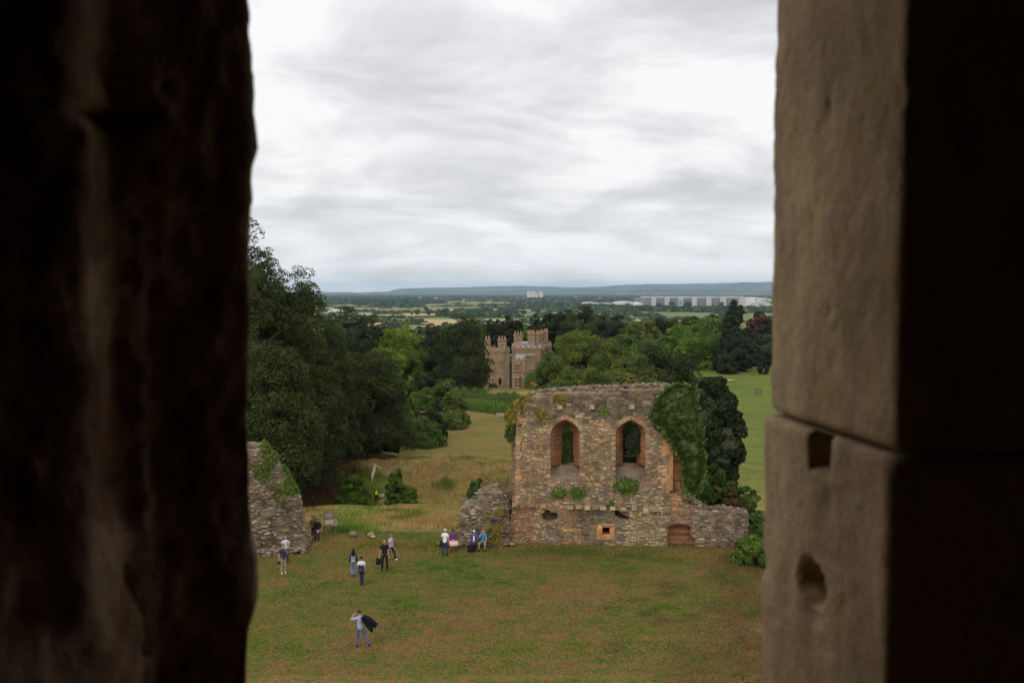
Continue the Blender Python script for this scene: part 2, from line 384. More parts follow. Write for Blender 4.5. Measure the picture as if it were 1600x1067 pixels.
# plan listed counter-clockwise, flag = finely divided edge starting here
planR = [(.463,1.60,1),(.514,1.19,1),(.62,1.18,1),(1.75,1.15,0),(1.75,1.66,0),(.52,1.66,1)]
planRl = [(.452,1.60,1),(.506,1.19,1),(.61,1.175,1),(1.75,1.145,0),(1.75,1.665,0),(.51,1.665,1)]
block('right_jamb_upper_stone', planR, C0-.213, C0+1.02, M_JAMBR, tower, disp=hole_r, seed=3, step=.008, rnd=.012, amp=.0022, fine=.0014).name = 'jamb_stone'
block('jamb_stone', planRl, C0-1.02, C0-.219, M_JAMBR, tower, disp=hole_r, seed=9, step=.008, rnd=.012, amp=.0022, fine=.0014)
EL = [(1.2, 0), (.43, -.002), (.33, .0), (.24, .004), (.21, .006), (.183, -.002), (.053, -.0065), (-.086, -.011), (-.226, -.017), (-.365, -.011), (-.411, -.002), (-.458, -.004), (-.504, -.0186), (-.566, -.026), (-1.2, -.04)]
ez = [e[0] for e in EL][::-1]; ex = [e[1] for e in EL][::-1]
def disp_l(x, y, z):
    z -= C0
    e = float(np.interp(z, ez, ex)) if x > -.5 and y > 1.2 else 0
    # the left face swells out in rough ledges low down
    k = .035*float(1-sm(-.47, -.38, z))*float(1-sm(-.62, -.50, x)) if y < 1.19 else 0
    k2 = .03*float(1-sm(-.5, -.25, z+.12*mn.noise(Vector((x*6, 0, z*4))))) if x < -.49 and y < 1.2 else 0
    gz = abs(z-.232-.15*(x+.5)); k -= (.022*float(1-sm(.003, .014, gz)) if x < -.48 else 0)
    r = .014*mn.noise(Vector((x*14, y*14, z*6)))+.007*mn.noise(Vector((x*40, y*40, z*22)))+.004*mn.noise(Vector((x*90, y*90, z*60)))
    if x > -.40: r *= .35
    return e+k+k2+r
planL = [(-.371,1.30,1),(-.50,1.64,0),(-1.75,1.66,0),(-1.75,.60,0),(-1.05,.70,1),(-.520,1.10,1),(-.535,1.195,1)]
planL2 = planL
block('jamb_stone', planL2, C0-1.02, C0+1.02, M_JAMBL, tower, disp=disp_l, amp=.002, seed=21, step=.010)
def slab(name, x0, x1, y0, y1, z0, z1, parent=tower, mat=None):
    mb = MB(); mb.box(((x0+x1)/2, (y0+y1)/2, (z0+z1)/2), (x1-x0, y1-y0, z1-z0)); return mb.build(name, mat or M_ROOM, parent)
slab('lintel', -1.75, 1.75, .95, 1.66, C0+1.03, C0+1.6)
slab('sill', -1.75, 1.75, .95, 1.66, C0-1.6, C0-1.03)
slab('chamber_wall', -2.05, -1.752, -2.3, 1.66, C0-1.6, C0+1.6)
slab('chamber_wall', 1.752, 2.05, -2.3, 1.66, C0-1.6, C0+1.6)
slab('chamber_wall', -1.75, 1.75, -1.5, -1.2, C0-1.6, C0+1.6)
slab('chamber_floor', -2.05, 2.05, -2.3, 1.66, C0-1.9, C0-1.603)
slab('chamber_vault', -2.05, 2.05, -2.3, 1.66, C0+1.603, C0+2.2)
mb = MB(); NS = 24
ring = [(3.9*math.cos(t)*1.0, -2.3+3.9*math.sin(t)) for t in [2*math.pi*k/NS for k in range(NS)]]
mb.add([(x, y, -.5) for x, y in ring]+[(x*.97, (y+2.3)*.97-2.3, C0-1.903) for x, y in ring], [(i, (i+1)%NS, NS+(i+1)%NS, NS+i) for i in range(NS)]+[tuple(range(NS, 2*NS))])
mb.build('tower_shaft', M_ROOM, tower)

# ---------------------------------------------------------------- the ruined hall wall
WX0, WY0, WX1, WY1 = -.45, 60.2, 15.9, 58.9      # wall line (front face) in plan
wd = Vector((WX1-WX0, WY1-WY0, 0)); wL = wd.length; wd.normalize(); wn = Vector((-wd.y, wd.x, 0))   # wn points away from the camera
def Wp(px, py):
    a, b = ray(px, py)                      # point (aY, Y) on the wall line
    # (a*Y-WX0)*wn.x + (Y-WY0)*wn.y = 0
    Y = (WX0*wn.x+WY0*wn.y)/(a*wn.x+wn.y); u = (a*Y-WX0)*wd.x+(Y-WY0)*wd.y
    return u, CAMZ+b*Y
def wall_pt(u, z, d): return Vector((WX0, WY0, 0))+wd*u+wn*d+Vector((0,0,z))
def poly(pts): return np.array([Wp(*p) for p in pts])
def inside(P, x, y):
    r = np.zeros(np.shape(x), bool); n = len(P)
    for i in range(n):
        x1, y1 = P[i]; x2, y2 = P[(i+1) % n]
        if y1 == y2: continue
        c = ((y1 > y) != (y2 > y)) & (x < (x2-x1)*(y-y1)/(y2-y1)+x1); r ^= c
    return r
def dist_edge(P, x, y):
    d = np.full(np.shape(x), 1e9); n = len(P)
    for i in range(n):
        ax, ay = P[i]; bx, by = P[(i+1) % n]; L = (bx-ax)**2+(by-ay)**2+1e-12
        t = np.clip(((x-ax)*(bx-ax)+(y-ay)*(by-ay))/L, 0, 1)
        d = np.minimum(d, np.hypot(x-ax-t*(bx-ax), y-ay-t*(by-ay)))
    return d
def arch(x0, x1, ys_, yb, ya, n=7):
    """pointed arch outline in photo pixels: sides x0,x1, spring ys_, base yb, apex ya"""
    xm = (x0+x1)/2; pts = [(x0, yb), (x0, ys_)]
    for i in range(1, n): t = i/n; pts.append((x0+(x1-x0)*(1-math.cos(t*math.pi/3)), ys_+(ya-ys_)*math.sin(t*math.pi/3)/.866))
    pts.append((xm, ya))
    for i in range(n-1, 0, -1): t = i/n; pts.append((x1-(x1-x0)*(1-math.cos(t*math.pi/3)), ys_+(ya-ys_)*math.sin(t*math.pi/3)/.866))
    return pts+[(x1, ys_), (x1, yb)]
OUT = poly([(789,864),(790,846),(794,820),(800,795),(801,760),(803,720),(804,690),(806,660),(808,636),(815,624),(826,616),(842,611),(870,609),(900,607.5),(940,604.5),(975,604),(1010,603),(1040,601),(1066,602),(1082,612),(1090,640),(1092,680),(1084,720),(1066,750),
            (1070,768),(1076,781),(1088,786),(1098,793),(1112,799),(1130,796),(1150,800),(1168,801),(1171,815),(1174,835),(1172,852),(1172,878),(1100,878),(1040,878),(789,876)])
WINL_O = poly(arch(860.5, 906, 678, 746, 655)); WINL_I = poly(arch(877, 895, 677, 729, 669))
WINR_O = poly(arch(962, 1008.5, 679, 759, 656)); WINR_I = poly(arch(975.5, 995, 680, 728, 667))
HOLE = poly([(941,823.5),(952.5,823.5),(952.5,835.5),(941,835.5)]); HOLE_S = poly([(934,818),(959,818),(960,841),(932,841)])
BR1 = poly([(851,799),(855,795.5),(858,800),(868,801),(871,811),(862,814),(850,813),(846,806)])
BR2 = poly([(961,797),(967,798),(974,804),(981,808),(981,813),(972,810),(963,804)])
NIC = poly([(1043.5,868),(1043.5,824),(1050,820),(1058,818.5),(1066,819),(1076,821),(1079,825),(1079,836),(1087,842),(1087,866)])
PIL = poly([(1040,601),(1100,601),(1100,790),(1070,790),(1061,771),(1047,771),(1047,690),(1044,690)])   # set-back broken return right of the quoins
TH = 1.55
cs = .06
us = np.arange(-.9, wL+1.2, cs); zs_ = np.arange(-.6, 11.6, cs)
U, Zg = np.meshgrid(us, zs_)
jr = vnoise(U, Zg, .30, 2.0)*.10+vnoise(U, Zg, .9, 5.)*.10
inm = inside(OUT, U+jr, Zg+jr)
dep = vnoise(U, Zg, .8, 7.)*.05+vnoise(U, Zg, .22, 9.)*.035
# rounded crumbling top and left edge
dtop = dist_edge(OUT, U, Zg)
u_top, z_top = Wp(806, 650)
edge = (Zg > Wp(900, 640)[1]-.4) | (U < .35)
dep = dep + np.where(edge & (Zg > .8), .42*(1-np.clip(dtop/.45, 0, 1))**2, 0)
# below the corbel line the wall is thicker: a small offset
uA, zA = Wp(800, 787); uB, zB = Wp(1045, 796)
zc = zA+(zB-zA)*(U-uA)/(uB-uA)
dep = dep - .12*sm(.04, -.04, Zg-zc) if False else dep - .12*(1-sm(-.05, .05, Zg-zc))
# patch walling: rectangular flat areas sit a little forward
set_back = inside(PIL, U, Zg); dep = np.where(set_back, dep+.45, dep)
uN = Wp(1080, 800)[0]
dep = np.where((U > uN) & (Zg < 3.6), dep+.10, dep)
open_ = np.zeros(U.shape, bool); smooth_zone = np.zeros(U.shape, int)
for O, I, sill in ((WINL_O, WINL_I, 729), (WINR_O, WINR_I, 728)):
    a = inside(O, U, Zg); b = inside(I, U, Zg)
    do = dist_edge(O, U, Zg); di = dist_edge(I, U, Zg)
    zi = I[:,1].min()
    rec = np.where(Zg < zi, (Zg-O[:,1].min())/(zi-O[:,1].min())*1.1, 1.1*do/(do+di+1e-6))
    rec = np.where(Zg < zi, np.minimum(rec, .25+1.1*do/(do+di*.3+1e-6)), np.maximum(rec, .25))
    dep = np.where(a & ~b, rec+dep*.25, dep); open_ |= b; smooth_zone[a] = 1
h = inside(HOLE, U, Zg); dep = np.where(h, 1.1, dep); smooth_zone[inside(HOLE_S, U, Zg) & ~h] = 2; smooth_zone[h] = 9
for B_, dd in ((BR1, .32), (BR2, .55)):
    b = inside(B_, U+jr*.5, Zg+jr*.5); dep = np.where(b, dd+vnoise(U, Zg, .2, 4)*.15, dep); smooth_zone[b] = 3
nb = inside(NIC, U+jr*.3, Zg+jr*.3); dep = np.where(nb, .62+vnoise(U, Zg, .3, 4)*.05, dep); smooth_zone[nb] = 4
zn6, zn7 = Wp(1060, 826)[1], Wp(1060, 836)[1]
nar = nb & (Zg < zn6) ; dep = np.where(nar & (Zg > zn7), dep-.16, dep)
inm &= ~open_

pal = {k: [lin(*c) for c in v] for k, v in {
 'top':  [(98,86,74),(112,98,82),(84,74,64),(124,110,94),(104,84,66),(92,84,78),(78,68,60)],
 'mid':  [(150,120,92),(128,100,76),(160,118,88),(116,98,84),(138,124,106),(168,136,104),(120,92,68),(104,92,84)],
 'lft':  [(154,118,86),(162,122,88),(142,108,80),(126,104,84),(176,138,102),(112,98,86),(140,98,72),(150,132,108)],
 'buff': [(164,140,108),(150,128,98),(172,150,116),(140,116,88),(158,126,86),(128,112,92),(96,80,68),(150,134,112)],
 'org':  [(160,106,70),(168,114,74),(142,92,64),(152,116,82),(170,124,82),(132,94,70)],
 'orgm': [(158,112,74),(142,106,76),(128,102,80),(114,96,82),(166,126,84),(104,92,82),(150,122,90),(140,92,66)],
 'grey': [(100,88,76),(88,76,66),(112,98,82),(78,68,60),(120,104,86),(94,84,76)],
 'dark': [(92,82,78),(104,92,84),(80,70,68),(120,108,98),(70,62,60),(110,92,80)],
 'rub':  [(130,112,96),(150,134,116),(112,98,86),(96,86,78),(164,146,122),(120,94,76)]}.items()}
KW = 2.0
for k_, v_ in pal.items():
    mu = np.mean(v_, 0); gy_ = float(mu.mean()); mu = mu*.8+gy_*.2
    pal[k_] = [tuple((np.array(c)*.80+mu*.20)*np.array([.97,1.03,.97])) for c in v_]
def zone(px, py, rnd):
    if px > 1080: return 'dark' if (rnd.random() < .75 and px > 1104) else 'rub'
    if px > 1045 and py > 680: return 'org' if (px < 1072 and rnd.random() < .75) else 'orgm'
    if py < 662+12*mn.noise(Vector((px*.02, 0, 0))) and not (py > 645 and rnd.random() < .3): return 'top'
    if py < 788: 
        if py > 757 and 840 < px < 960: return 'rub' if rnd.random() < .6 else 'mid'
        if py > 760 and px >= 960: return 'buff' if rnd.random() < .6 else 'rub'
        if px < 862: return 'lft' if rnd.random() < .7 else 'mid'
        return 'mid' if rnd.random() < .8 else 'lft'
    if px > 982 or (px > 972 and py > 815): return 'buff'
    if 905 < px < 985 and 792 < py < 848: return 'grey'
    if 840 < px < 875 and py > 818: return 'rub' if rnd.random() < .7 else 'orgm'
    return 'orgm' if rnd.random() < .8 else 'org'
# inverse map wall -> photo pixel (linearised per point)
def Winv(u, z):
    p = wall_pt(u, z, 0); y = p.y; X_ = p.x; dz = p.z-CAMZ
    yc_ = (dz*math.cos(PITCH)+y*math.sin(PITCH)); f_ = (y*math.cos(PITCH)-dz*math.sin(PITCH))
    return 800+X_/f_*FPX, 533.5-yc_/f_*FPX
mort = lin(122,104,84, KW*.85)
def masonry_core(parent):
    nz, nu = U.shape; vid = np.arange(nz*nu).reshape(nz, nu)
    cell = inm[:-1,:-1] & inm[1:,:-1] & inm[:-1,1:] & inm[1:,1:]
    pos = np.zeros((nz, nu, 3)); pos[...,0] = WX0+wd.x*U+wn.x*dep; pos[...,1] = WY0+wd.y*U+wn.y*dep; pos[...,2] = Zg
    col = np.zeros((nz, nu, 3)); rr = random.Random(3)
    o1 = lin(156,102,70,KW*.7); o2 = lin(126,96,72,KW*.75); gy = lin(100,86,72,KW)
    nz1 = vnoise(U, Zg, .5, 12.)
    base = {0: mort, 1: o1, 2: lin(188,136,84,KW), 3: lin(96,74,58,KW*.7), 4: lin(146,106,76,KW*.85), 9: (.02,.02,.02)}  # near-black entry paints the shade inside the square hole
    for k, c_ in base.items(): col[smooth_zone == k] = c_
    w1 = smooth_zone == 1
    mixf = sm(-.3, .4, nz1)[..., None]
    col = np.where(w1[..., None], np.array(o1)*(1-mixf)+np.array(o2)*mixf, col)
    # coursed joints on the dressed reveals
    cz = (Zg/.29) % 1; j = (np.minimum(cz, 1-cz) < .09)
    col = np.where(((w1) | (smooth_zone == 4))[..., None] & j[..., None], col*.55, col)
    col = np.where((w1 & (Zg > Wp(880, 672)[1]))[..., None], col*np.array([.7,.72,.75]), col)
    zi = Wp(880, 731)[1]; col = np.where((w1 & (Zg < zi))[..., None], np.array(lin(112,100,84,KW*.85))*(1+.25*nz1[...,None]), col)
    F_ = [np.stack([vid[:-1,:-1][cell], vid[:-1,1:][cell], vid[1:,1:][cell], vid[1:,:-1][cell]], -1)]
    off = nz*nu; pb = pos.copy(); bd = TH-.35*(1-np.clip(dtop/.5, 0, 1))**2*(Zg > 5)
    pb[...,0] = WX0+wd.x*U+wn.x*bd; pb[...,1] = WY0+wd.y*U+wn.y*bd
    F_.append(np.stack([vid[:-1,:-1][cell], vid[1:,:-1][cell], vid[1:,1:][cell], vid[:-1,1:][cell]], -1)+off)
    cp = np.pad(cell, 1)
    c = cp[1:-1,1:-1]
    for nb_, a, b in ((cp[1:-1,:-2], vid[1:,:-1], vid[:-1,:-1]), (cp[1:-1,2:], vid[:-1,1:], vid[1:,1:]), (cp[:-2,1:-1], vid[:-1,:-1], vid[:-1,1:]), (cp[2:,1:-1], vid[1:,1:], vid[1:,:-1])):
        e = c & ~nb_; F_.append(np.stack([b[e], a[e], a[e]+off, b[e]+off], -1))
    F_ = np.concatenate(F_); Vv = np.concatenate([pos.reshape(-1,3), pb.reshape(-1,3)]); cc = np.concatenate([col.reshape(-1,3), col.reshape(-1,3)*0+np.array(mort)])
    used = np.zeros(len(Vv), bool); used[F_.ravel()] = True; re = np.cumsum(used)-1
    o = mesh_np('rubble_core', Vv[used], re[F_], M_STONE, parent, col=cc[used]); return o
hall = empty('ruined_hall_wall', (7, 60.5, 0))
tag(hall, 'tall ruined sandstone hall wall with two pointed window openings and ivy on its right end', 'ruined wall')
hall_inv = Matrix.Translation((-7, -60.5, 0))
def parented(o, root):
    """keep the world position of a mesh built in world space under an Empty"""
    o.parent = root; o.matrix_parent_inverse = Matrix.Translation(root.location).inverted() if root.rotation_euler.z == 0 else (Matrix.Translation(root.location) @ root.rotation_euler.to_matrix().to_4x4()).inverted()
    return o
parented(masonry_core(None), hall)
def dep_at(u, z):
    i = int(round((z-zs_[0])/cs)); j = int(round((u-us[0])/cs))
    if 0 <= i < len(zs_) and 0 <= j < len(us): return dep[i, j], inm[i, j], smooth_zone[i, j]
    return 0, False, 9
rnd = random.Random(11)
mbs = MB()
def stone(mb, u0, u1, z0, z1, d, prot, c, ins=.18, rnd=rnd, skew=0.0):
    iu, iz = min(.03, (u1-u0)*ins), min(.025, (z1-z0)*ins)
    back = [wall_pt(u0, z0, d+.06), wall_pt(u1, z0, d+.06), wall_pt(u1, z1, d+.06), wall_pt(u0, z1, d+.06)]
    fr = [wall_pt(a+rnd.uniform(-.012,.012), b+rnd.uniform(-.012,.012), d-prot+rnd.uniform(-.015,.015)) for a, b in ((u0+iu,z0+iz),(u1-iu,z0+iz),(u1-iu,z1-iz),(u0+iu,z1-iz))]
    mb.add(back+fr, [(4,5,6,7),(0,1,5,4),(1,2,6,5),(2,3,7,6),(3,0,4,7)], c)
z = -.3
arcs = [(WINL_O, .34), (WINR_O, .34)]
while z < 11.4:
    px_, py_ = Winv(5, z); hc = rnd.uniform(.10, .20) if py_ > 660 else rnd.uniform(.18, .32)
    u = -.8+rnd.random()*.3
    while u < wL+1:
        w = rnd.uniform(.16, .50) if py_ > 660 else rnd.uniform(.30, .65)
        if rnd.random() < .15: w *= .55
        zo = .10*mn.noise(Vector((u*.6, z*.2, 3)))+rnd.uniform(-.035,.035)
        um, zm = u+w/2, z+hc/2+zo
        d, ok, szn = dep_at(um, zm)
        px, py = Winv(um, zm)
        if ok and szn == 0 and all(dep_at(um+a*w*.45, zm+b*hc*.45)[1] and dep_at(um+a*w*.45, zm+b*hc*.45)[2] == 0 for a in (-1,1) for b in (-1,1)):
            if not any(float(dist_edge(O, um, zm)) < r_*.8 and py < 762 for O, r_ in arcs) and rnd.random() > .03:
                zk = zone(px+rnd.uniform(-9, 9), py+rnd.uniform(-5, 5), rnd); c = rnd.choice(pal[zk])
                v = rnd.uniform(.76, 1.18)*KW*(1+.16*mn.noise(Vector((um*.7, zm*.7, 5))))
                mossy = max(0, mn.noise(Vector((um*1.1, zm*1.1, 9))))*.5 if py < 700 or (py > 752 and py < 790) else 0
                c = tuple(x*v for x in c); c = tuple(a*(1-mossy)+b*mossy for a, b in zip(c, lin(104,100,62,KW)))
                pr = rnd.uniform(.0, .045)+(.02 if zk in ('top','rub') else 0)
                hk = hc*rnd.uniform(.75, 1.12); stone(mbs, u+.006, u+w-.006, z+zo+.004, z+hk+zo, d, pr, c, rnd.uniform(.08,.3))
        u += w
    z += hc
parented(mbs.build('stonework', M_STONE), hall)
# dressed voussoirs round the two arches, quoins, corbels, hole surround
def dressed(name, quads, depth0, depth1, kc):
    mb = MB()
    for q, c in quads:
        b = [wall_pt(a_[0], a_[1], depth0) for a_ in q]; cen = sum((Vector((a_[0], a_[1], 0)) for a_ in q), Vector())/4
        f = [wall_pt(a_[0]*.94+cen.x*.06, a_[1]*.94+cen.y*.06, depth1+rnd.uniform(-.015, .015)) for a_ in q]
        mb.add(b+f, [(4,5,6,7),(0,1,5,4),(1,2,6,5),(2,3,7,6),(3,0,4,7)], tuple(x*kc for x in c))
    return parented(mb.build(name, M_STONE), hall)
for O in (WINL_O, WINR_O):
    P = [Vector((p[0], p[1])) for p in O]; qs = []
    cen = Vector((O[:,0].mean(), O[:,1].mean()))
    def offs(i):
        a = P[max(i-1, 0)]; b = P[min(i+1, len(P)-1)]; t = (b-a).normalized(); n_ = Vector((-t.y, t.x))
        if n_.dot(P[i]-cen) < 0: n_ = -n_
        return P[i]+n_*(.30+.04*rnd.random())
    of = [offs(i) for i in range(len(P))]
    for i in range(len(P)-1):
        L = (P[i+1]-P[i]).length; k = max(1, int(round(L/.34)))
        for j in range(k):
            a0 = P[i].lerp(P[i+1], j/k); a1 = P[i].lerp(P[i+1], (j+1)/k-.03); b0 = of[i].lerp(of[i+1], j/k); b1 = of[i].lerp(of[i+1], (j+1)/k-.03)
            if k > 2: ww = rnd.uniform(.75, 1.25); b0 = a0+(b0-a0)*ww; b1 = a1+(b1-a1)*ww
            c = rnd.choice([lin(150,128,100), lin(138,114,88), lin(160,136,104), lin(126,108,88)])
            qs.append(([a0, a1, b1, b0], tuple(x*rnd.uniform(.85, 1.1) for x in c)))
    dressed('window_arch', qs, .05, -.035, KW*.9)
qs = []
zq = Wp(1045, 770)[1]
while zq < Wp(1045, 690)[1]:
    hh = rnd.uniform(.28, .42); u0 = Wp(1035, 700)[0]; u1 = Wp(1047, 700)[0]
    qs.append(([Vector((u0+rnd.uniform(-.15,.1), zq)), Vector((u1, zq)), Vector((u1, zq+hh-.02)), Vector((u0, zq+hh-.02))], rnd.choice([lin(170,140,100), lin(150,126,94), lin(176,128,84)])))
    zq += hh
for zq0, u_ in ((Wp(805, 790)[1], 0),):
    zq = zq0
    while zq < Wp(805, 640)[1]:
        hh = rnd.uniform(.26, .40); u0 = Wp(803.5+(zq0-zq)*-.35, 700)[0]
        qs.append(([Vector((u0+.05, zq)), Vector((u0+rnd.choice([.32,.5]), zq)), Vector((u0+.4, zq+hh-.02)), Vector((u0+.05, zq+hh-.02))], rnd.choice([lin(160,132,98), lin(140,118,92), lin(172,134,98)])))
        zq += hh
dressed('quoin', qs, .25, -.03, KW*.9)
mb = MB()
for px_ in (805,817,831,849,891,904,918,930,942,957,974,991,1008,1024,1041):
    yy = 787+(px_-800)*.036+rnd.uniform(-.8,.8); u, z0 = Wp(px_, yy+rnd.uniform(-.3,.3)); wz = rnd.uniform(.32, .46)
    c = rnd.choice([lin(150,134,106,KW), lin(132,118,96,KW), lin(118,102,82,KW)])
    p = wall_pt(u, z0, -.21); mb.box(p, (wz, .46, .15+rnd.random()*.06), math.atan2(wd.y, wd.x)+rnd.uniform(-.06,.06), c, taper=.86)
for (px_, py_) in ((875,636),(925,635.5),(987,635)):
    u, z0 = Wp(px_, py_); p = wall_pt(u, z0, -.14); mb.box(p, (.34, .36, .26), math.atan2(wd.y, wd.x), lin(138,124,104,KW), taper=.9)
parented(mb.build('corbel', M_STONE), hall)
qs = []
a, b = HOLE.min(0), HOLE.max(0)
for q in ([(a[0]-.30,a[1]-.02),(a[0],a[1]-.02),(a[0],a[1]+.34),(a[0]-.22,a[1]+.34)], [(a[0]-.16,a[1]+.35),(a[0],a[1]+.35),(a[0],b[1]+.1),(a[0]-.1,b[1]+.14)], [(b[0],a[1]-.02),(b[0]+.26,a[1]-.02),(b[0]+.26,a[1]+.42),(b[0],a[1]+.42)],
          [(a[0]-.25,a[1]-.26),(b[0]+.2,a[1]-.26),(b[0]+.2,a[1]-.04),(a[0]-.25,a[1]-.04)]):
    qs.append(([Vector(p) for p in q], lin(164,126,86)))
qs.append(([Vector(p) for p in ((a[0]-.02,b[1]+.02),(b[0]+.25,b[1]+.02),(b[0]+.25,b[1]+.2),(a[0]-.05,b[1]+.2))], lin(120,96,76)))
dressed('putlog_surround', qs, .03, -.05-.12, KW)
# tall orange stones of the broken return
qs = []
for (x0, x1, y0, y1, c) in ((1044,1052,768,690,(160,122,86)), (1052,1062,706,690,(160,112,80)), (1052,1068,722,708,(150,104,74)), (1052,1068,738,724,(156,108,76)), (1052,1067,752,740,(144,98,70)), (1052,1064,766,754,(150,106,76))):
    u0, z0 = Wp(x0, y0); u1, z1 = Wp(x1, y1); qs.append(([Vector((u0, z0)), Vector((u1, z0)), Vector((u1, z1)), Vector((u0, z1))], lin(*c)))
dressed('broken_return', qs[1:], .46, .34, KW*.9); dressed('pilaster', qs[:1], .4, -.06, KW*.9)
# side buttress seen past the left end
mb = MB()
rz_ = math.atan2(wd.y, wd.x)
for (px0, px1, py0, py1, dd) in ((797.5, 805, 735, 686, 1.3), (798, 806, 686, 650, 1.2), (795, 806, 800, 735, 1.25), (792, 806, 866, 800, 1.1)):
    u0, z0 = Wp(px0, py0); u1, z1 = Wp(px1, py1); p = wall_pt((u0+u1)/2, (z0+z1)/2, dd); mb.box(p, (u1-u0, 1.0, z1-z0), rz_, lin(128,112,92,KW*.8))
parented(mb.build('end_pier', M_STONE), hall)
# rubble lumps: weathered core sticking out on the top and rubble heaps
def rubble(name, centers, mat, parent, seed=1, pal_='rub', k=KW):
    rr = random.Random(seed); Vs, Fs, Cs = [], [], []
    bm = bmesh.new(); bmesh.ops.create_icosphere(bm, subdivisions=1, radius=1); bv = np.array([v.co[:] for v in bm.verts]); bf = np.array([[v.index for v in f.verts] for f in bm.faces]); bm.free()
    n = 0
    for (p, r) in centers:
        fl = name == 'loose_stonework'; s = np.array([r*rr.uniform(1.2,2.4), r*rr.uniform(.8,1.2), r*rr.uniform(.45,.8)]) if fl else np.array([r*rr.uniform(.8,1.4), r*rr.uniform(.7,1.1), r*rr.uniform(.5,.8)])
        a = rr.uniform(-.3,.3) if fl else rr.random()*6.28; v = bv*(1+np.array([rr.uniform(-.22,.22) for _ in bv])[:,None])*s
        v = np.stack([v[:,0]*math.cos(a)-v[:,1]*math.sin(a), v[:,0]*math.sin(a)+v[:,1]*math.cos(a), v[:,2]], -1)+np.array(p)
        Vs.append(v); Fs.append(bf+n); n += len(v); c = rr.choice(pal[pal_]); q = rr.uniform(.75,1.1)*k; Cs += [tuple(x*q for x in c)]*len(bf)
    return mesh_np(name, np.concatenate(Vs), np.concatenate(Fs), mat, parent, col=Cs)
cen = []
for i in range(520):
    px_ = rnd.uniform(812, 1078); py_ = np.interp(px_, [812,826,842,900,960,1045,1078], [628,617,612,608,605,602,605])+rnd.uniform(-.5, 3.5)
    u, z0 = Wp(px_, py_); cen.append((wall_pt(u, z0+.02, rnd.uniform(.25, TH-.25)), rnd.uniform(.10, .22)))
for i in range(170):
    px_ = rnd.uniform(1076, 1171); py_ = np.interp(px_, [1076,1088,1098,1112,1130,1150,1171], [782,787,794,799,797,801,803])+rnd.uniform(-2.5, 2.0)
    u, z0 = Wp(px_, py_); cen.append((wall_pt(u, z0, rnd.uniform(.1, TH-.4)), rnd.uniform(.09, .24)))
parented(rubble('wall_head_rubble', cen, M_STONE, None, 4, 'top'), hall)

# weathered rubble stub left of the hall and sloping ruin at the far left
def ruin_lump(name, outline, Y0, thick, label, cat, seed, pal_, hmin=-.8, bulge=.5):
    P = np.array([(D(px, py, Y0).x, D(px, py, Y0).z) for px, py in outline]); c_ = .10
    xs = np.arange(P[:,0].min()-.2, P[:,0].max()+.2, c_); zz_ = np.arange(max(P[:,1].min(), hmin), P[:,1].max()+.2, c_)
    A, B = np.meshgrid(xs, zz_); j = vnoise(A, B, .35, seed)*.16
    m_ = inside(P, A+j, B+j); de = dist_edge(P, A, B)
    top = np.array([B[m_[:, i], i].max() if m_[:, i].any() else hmin for i in range(len(xs))])
    de = np.minimum(de, 9); de = np.where(B < hmin+.8, 9, de)
    pr = thick*np.sqrt(np.clip(1-(1-np.clip(de/(thick*.9), 0, 1))**2, 0, 1))
    rough_ = vnoise(A, B, .9, seed+2)*.30+vnoise(A, B, .35, seed+4)*.20+vnoise(A, B, .15, seed+6)*.08
    yf = Y0+thick-pr-bulge*(top[None, :]-B)/(top.max()-hmin)*1.2+rough_
    nz, nu = A.shape; vid = np.arange(nz*nu).reshape(nz, nu); cell = m_[:-1,:-1]&m_[1:,:-1]&m_[:-1,1:]&m_[1:,1:]
    pos = np.stack([A, yf, B], -1); pb = np.stack([A, Y0+thick+pr*.8+rough_, B], -1)
    F_ = [np.stack([vid[:-1,:-1][cell], vid[:-1,1:][cell], vid[1:,1:][cell], vid[1:,:-1][cell]], -1), np.stack([vid[:-1,:-1][cell], vid[1:,:-1][cell], vid[1:,1:][cell], vid[:-1,1:][cell]], -1)+nz*nu]
    cp = np.pad(cell, 1); c = cp[1:-1,1:-1]; off = nz*nu
    for nb_, a, b in ((cp[1:-1,:-2], vid[1:,:-1], vid[:-1,:-1]), (cp[1:-1,2:], vid[:-1,1:], vid[1:,1:]), (cp[:-2,1:-1], vid[:-1,:-1], vid[:-1,1:]), (cp[2:,1:-1], vid[1:,1:], vid[1:,:-1])):
        e = c & ~nb_; F_.append(np.stack([b[e], a[e], a[e]+off, b[e]+off], -1))
    F_ = np.concatenate(F_); Vv = np.concatenate([pos.reshape(-1,3), pb.reshape(-1,3)])
    cc = np.tile(np.array(lin(112,98,82,KW*.75)), (len(Vv), 1))
    used = np.zeros(len(Vv), bool); used[F_.ravel()] = True; re = np.cumsum(used)-1
    root = empty(name, (float(P[:,0].mean()), Y0+.8, 0)); tag(root, label, cat)
    parented(mesh_np('rubble_core', Vv[used], re[F_], M_STONE, None, col=cc[used]), root)
    rr = random.Random(seed); cen = []
    ii = np.argwhere(m_)
    for _ in range(int(len(ii)*.55)):
        i, k = ii[rr.randrange(len(ii))]; cen.append((Vector((xs[k]+rr.uniform(-.05,.05), yf[i, k]+.03, zz_[i]+rr.uniform(-.05,.05))), rr.uniform(.04, .14)))
    parented(rubble('loose_stonework', cen, M_STONE, None, seed+1, pal_, KW*.78), root)
    return root, (xs, zz_, m_, yf)
stub, stub_s = ruin_lump('rubble_wall_stub', [(716,856),(717,838),(715,812),(717,796),(724,787),(740,782),(744,773),(752,766),(764,761),(776,761),(786,766),(792,775),(797,790),(800,812),(795,870),(716,870)], 59.6, 1.2,
    'low rounded lump of grey rubble walling against the left foot of the tall hall wall', 'ruined wall', 31, 'rub', -.4)
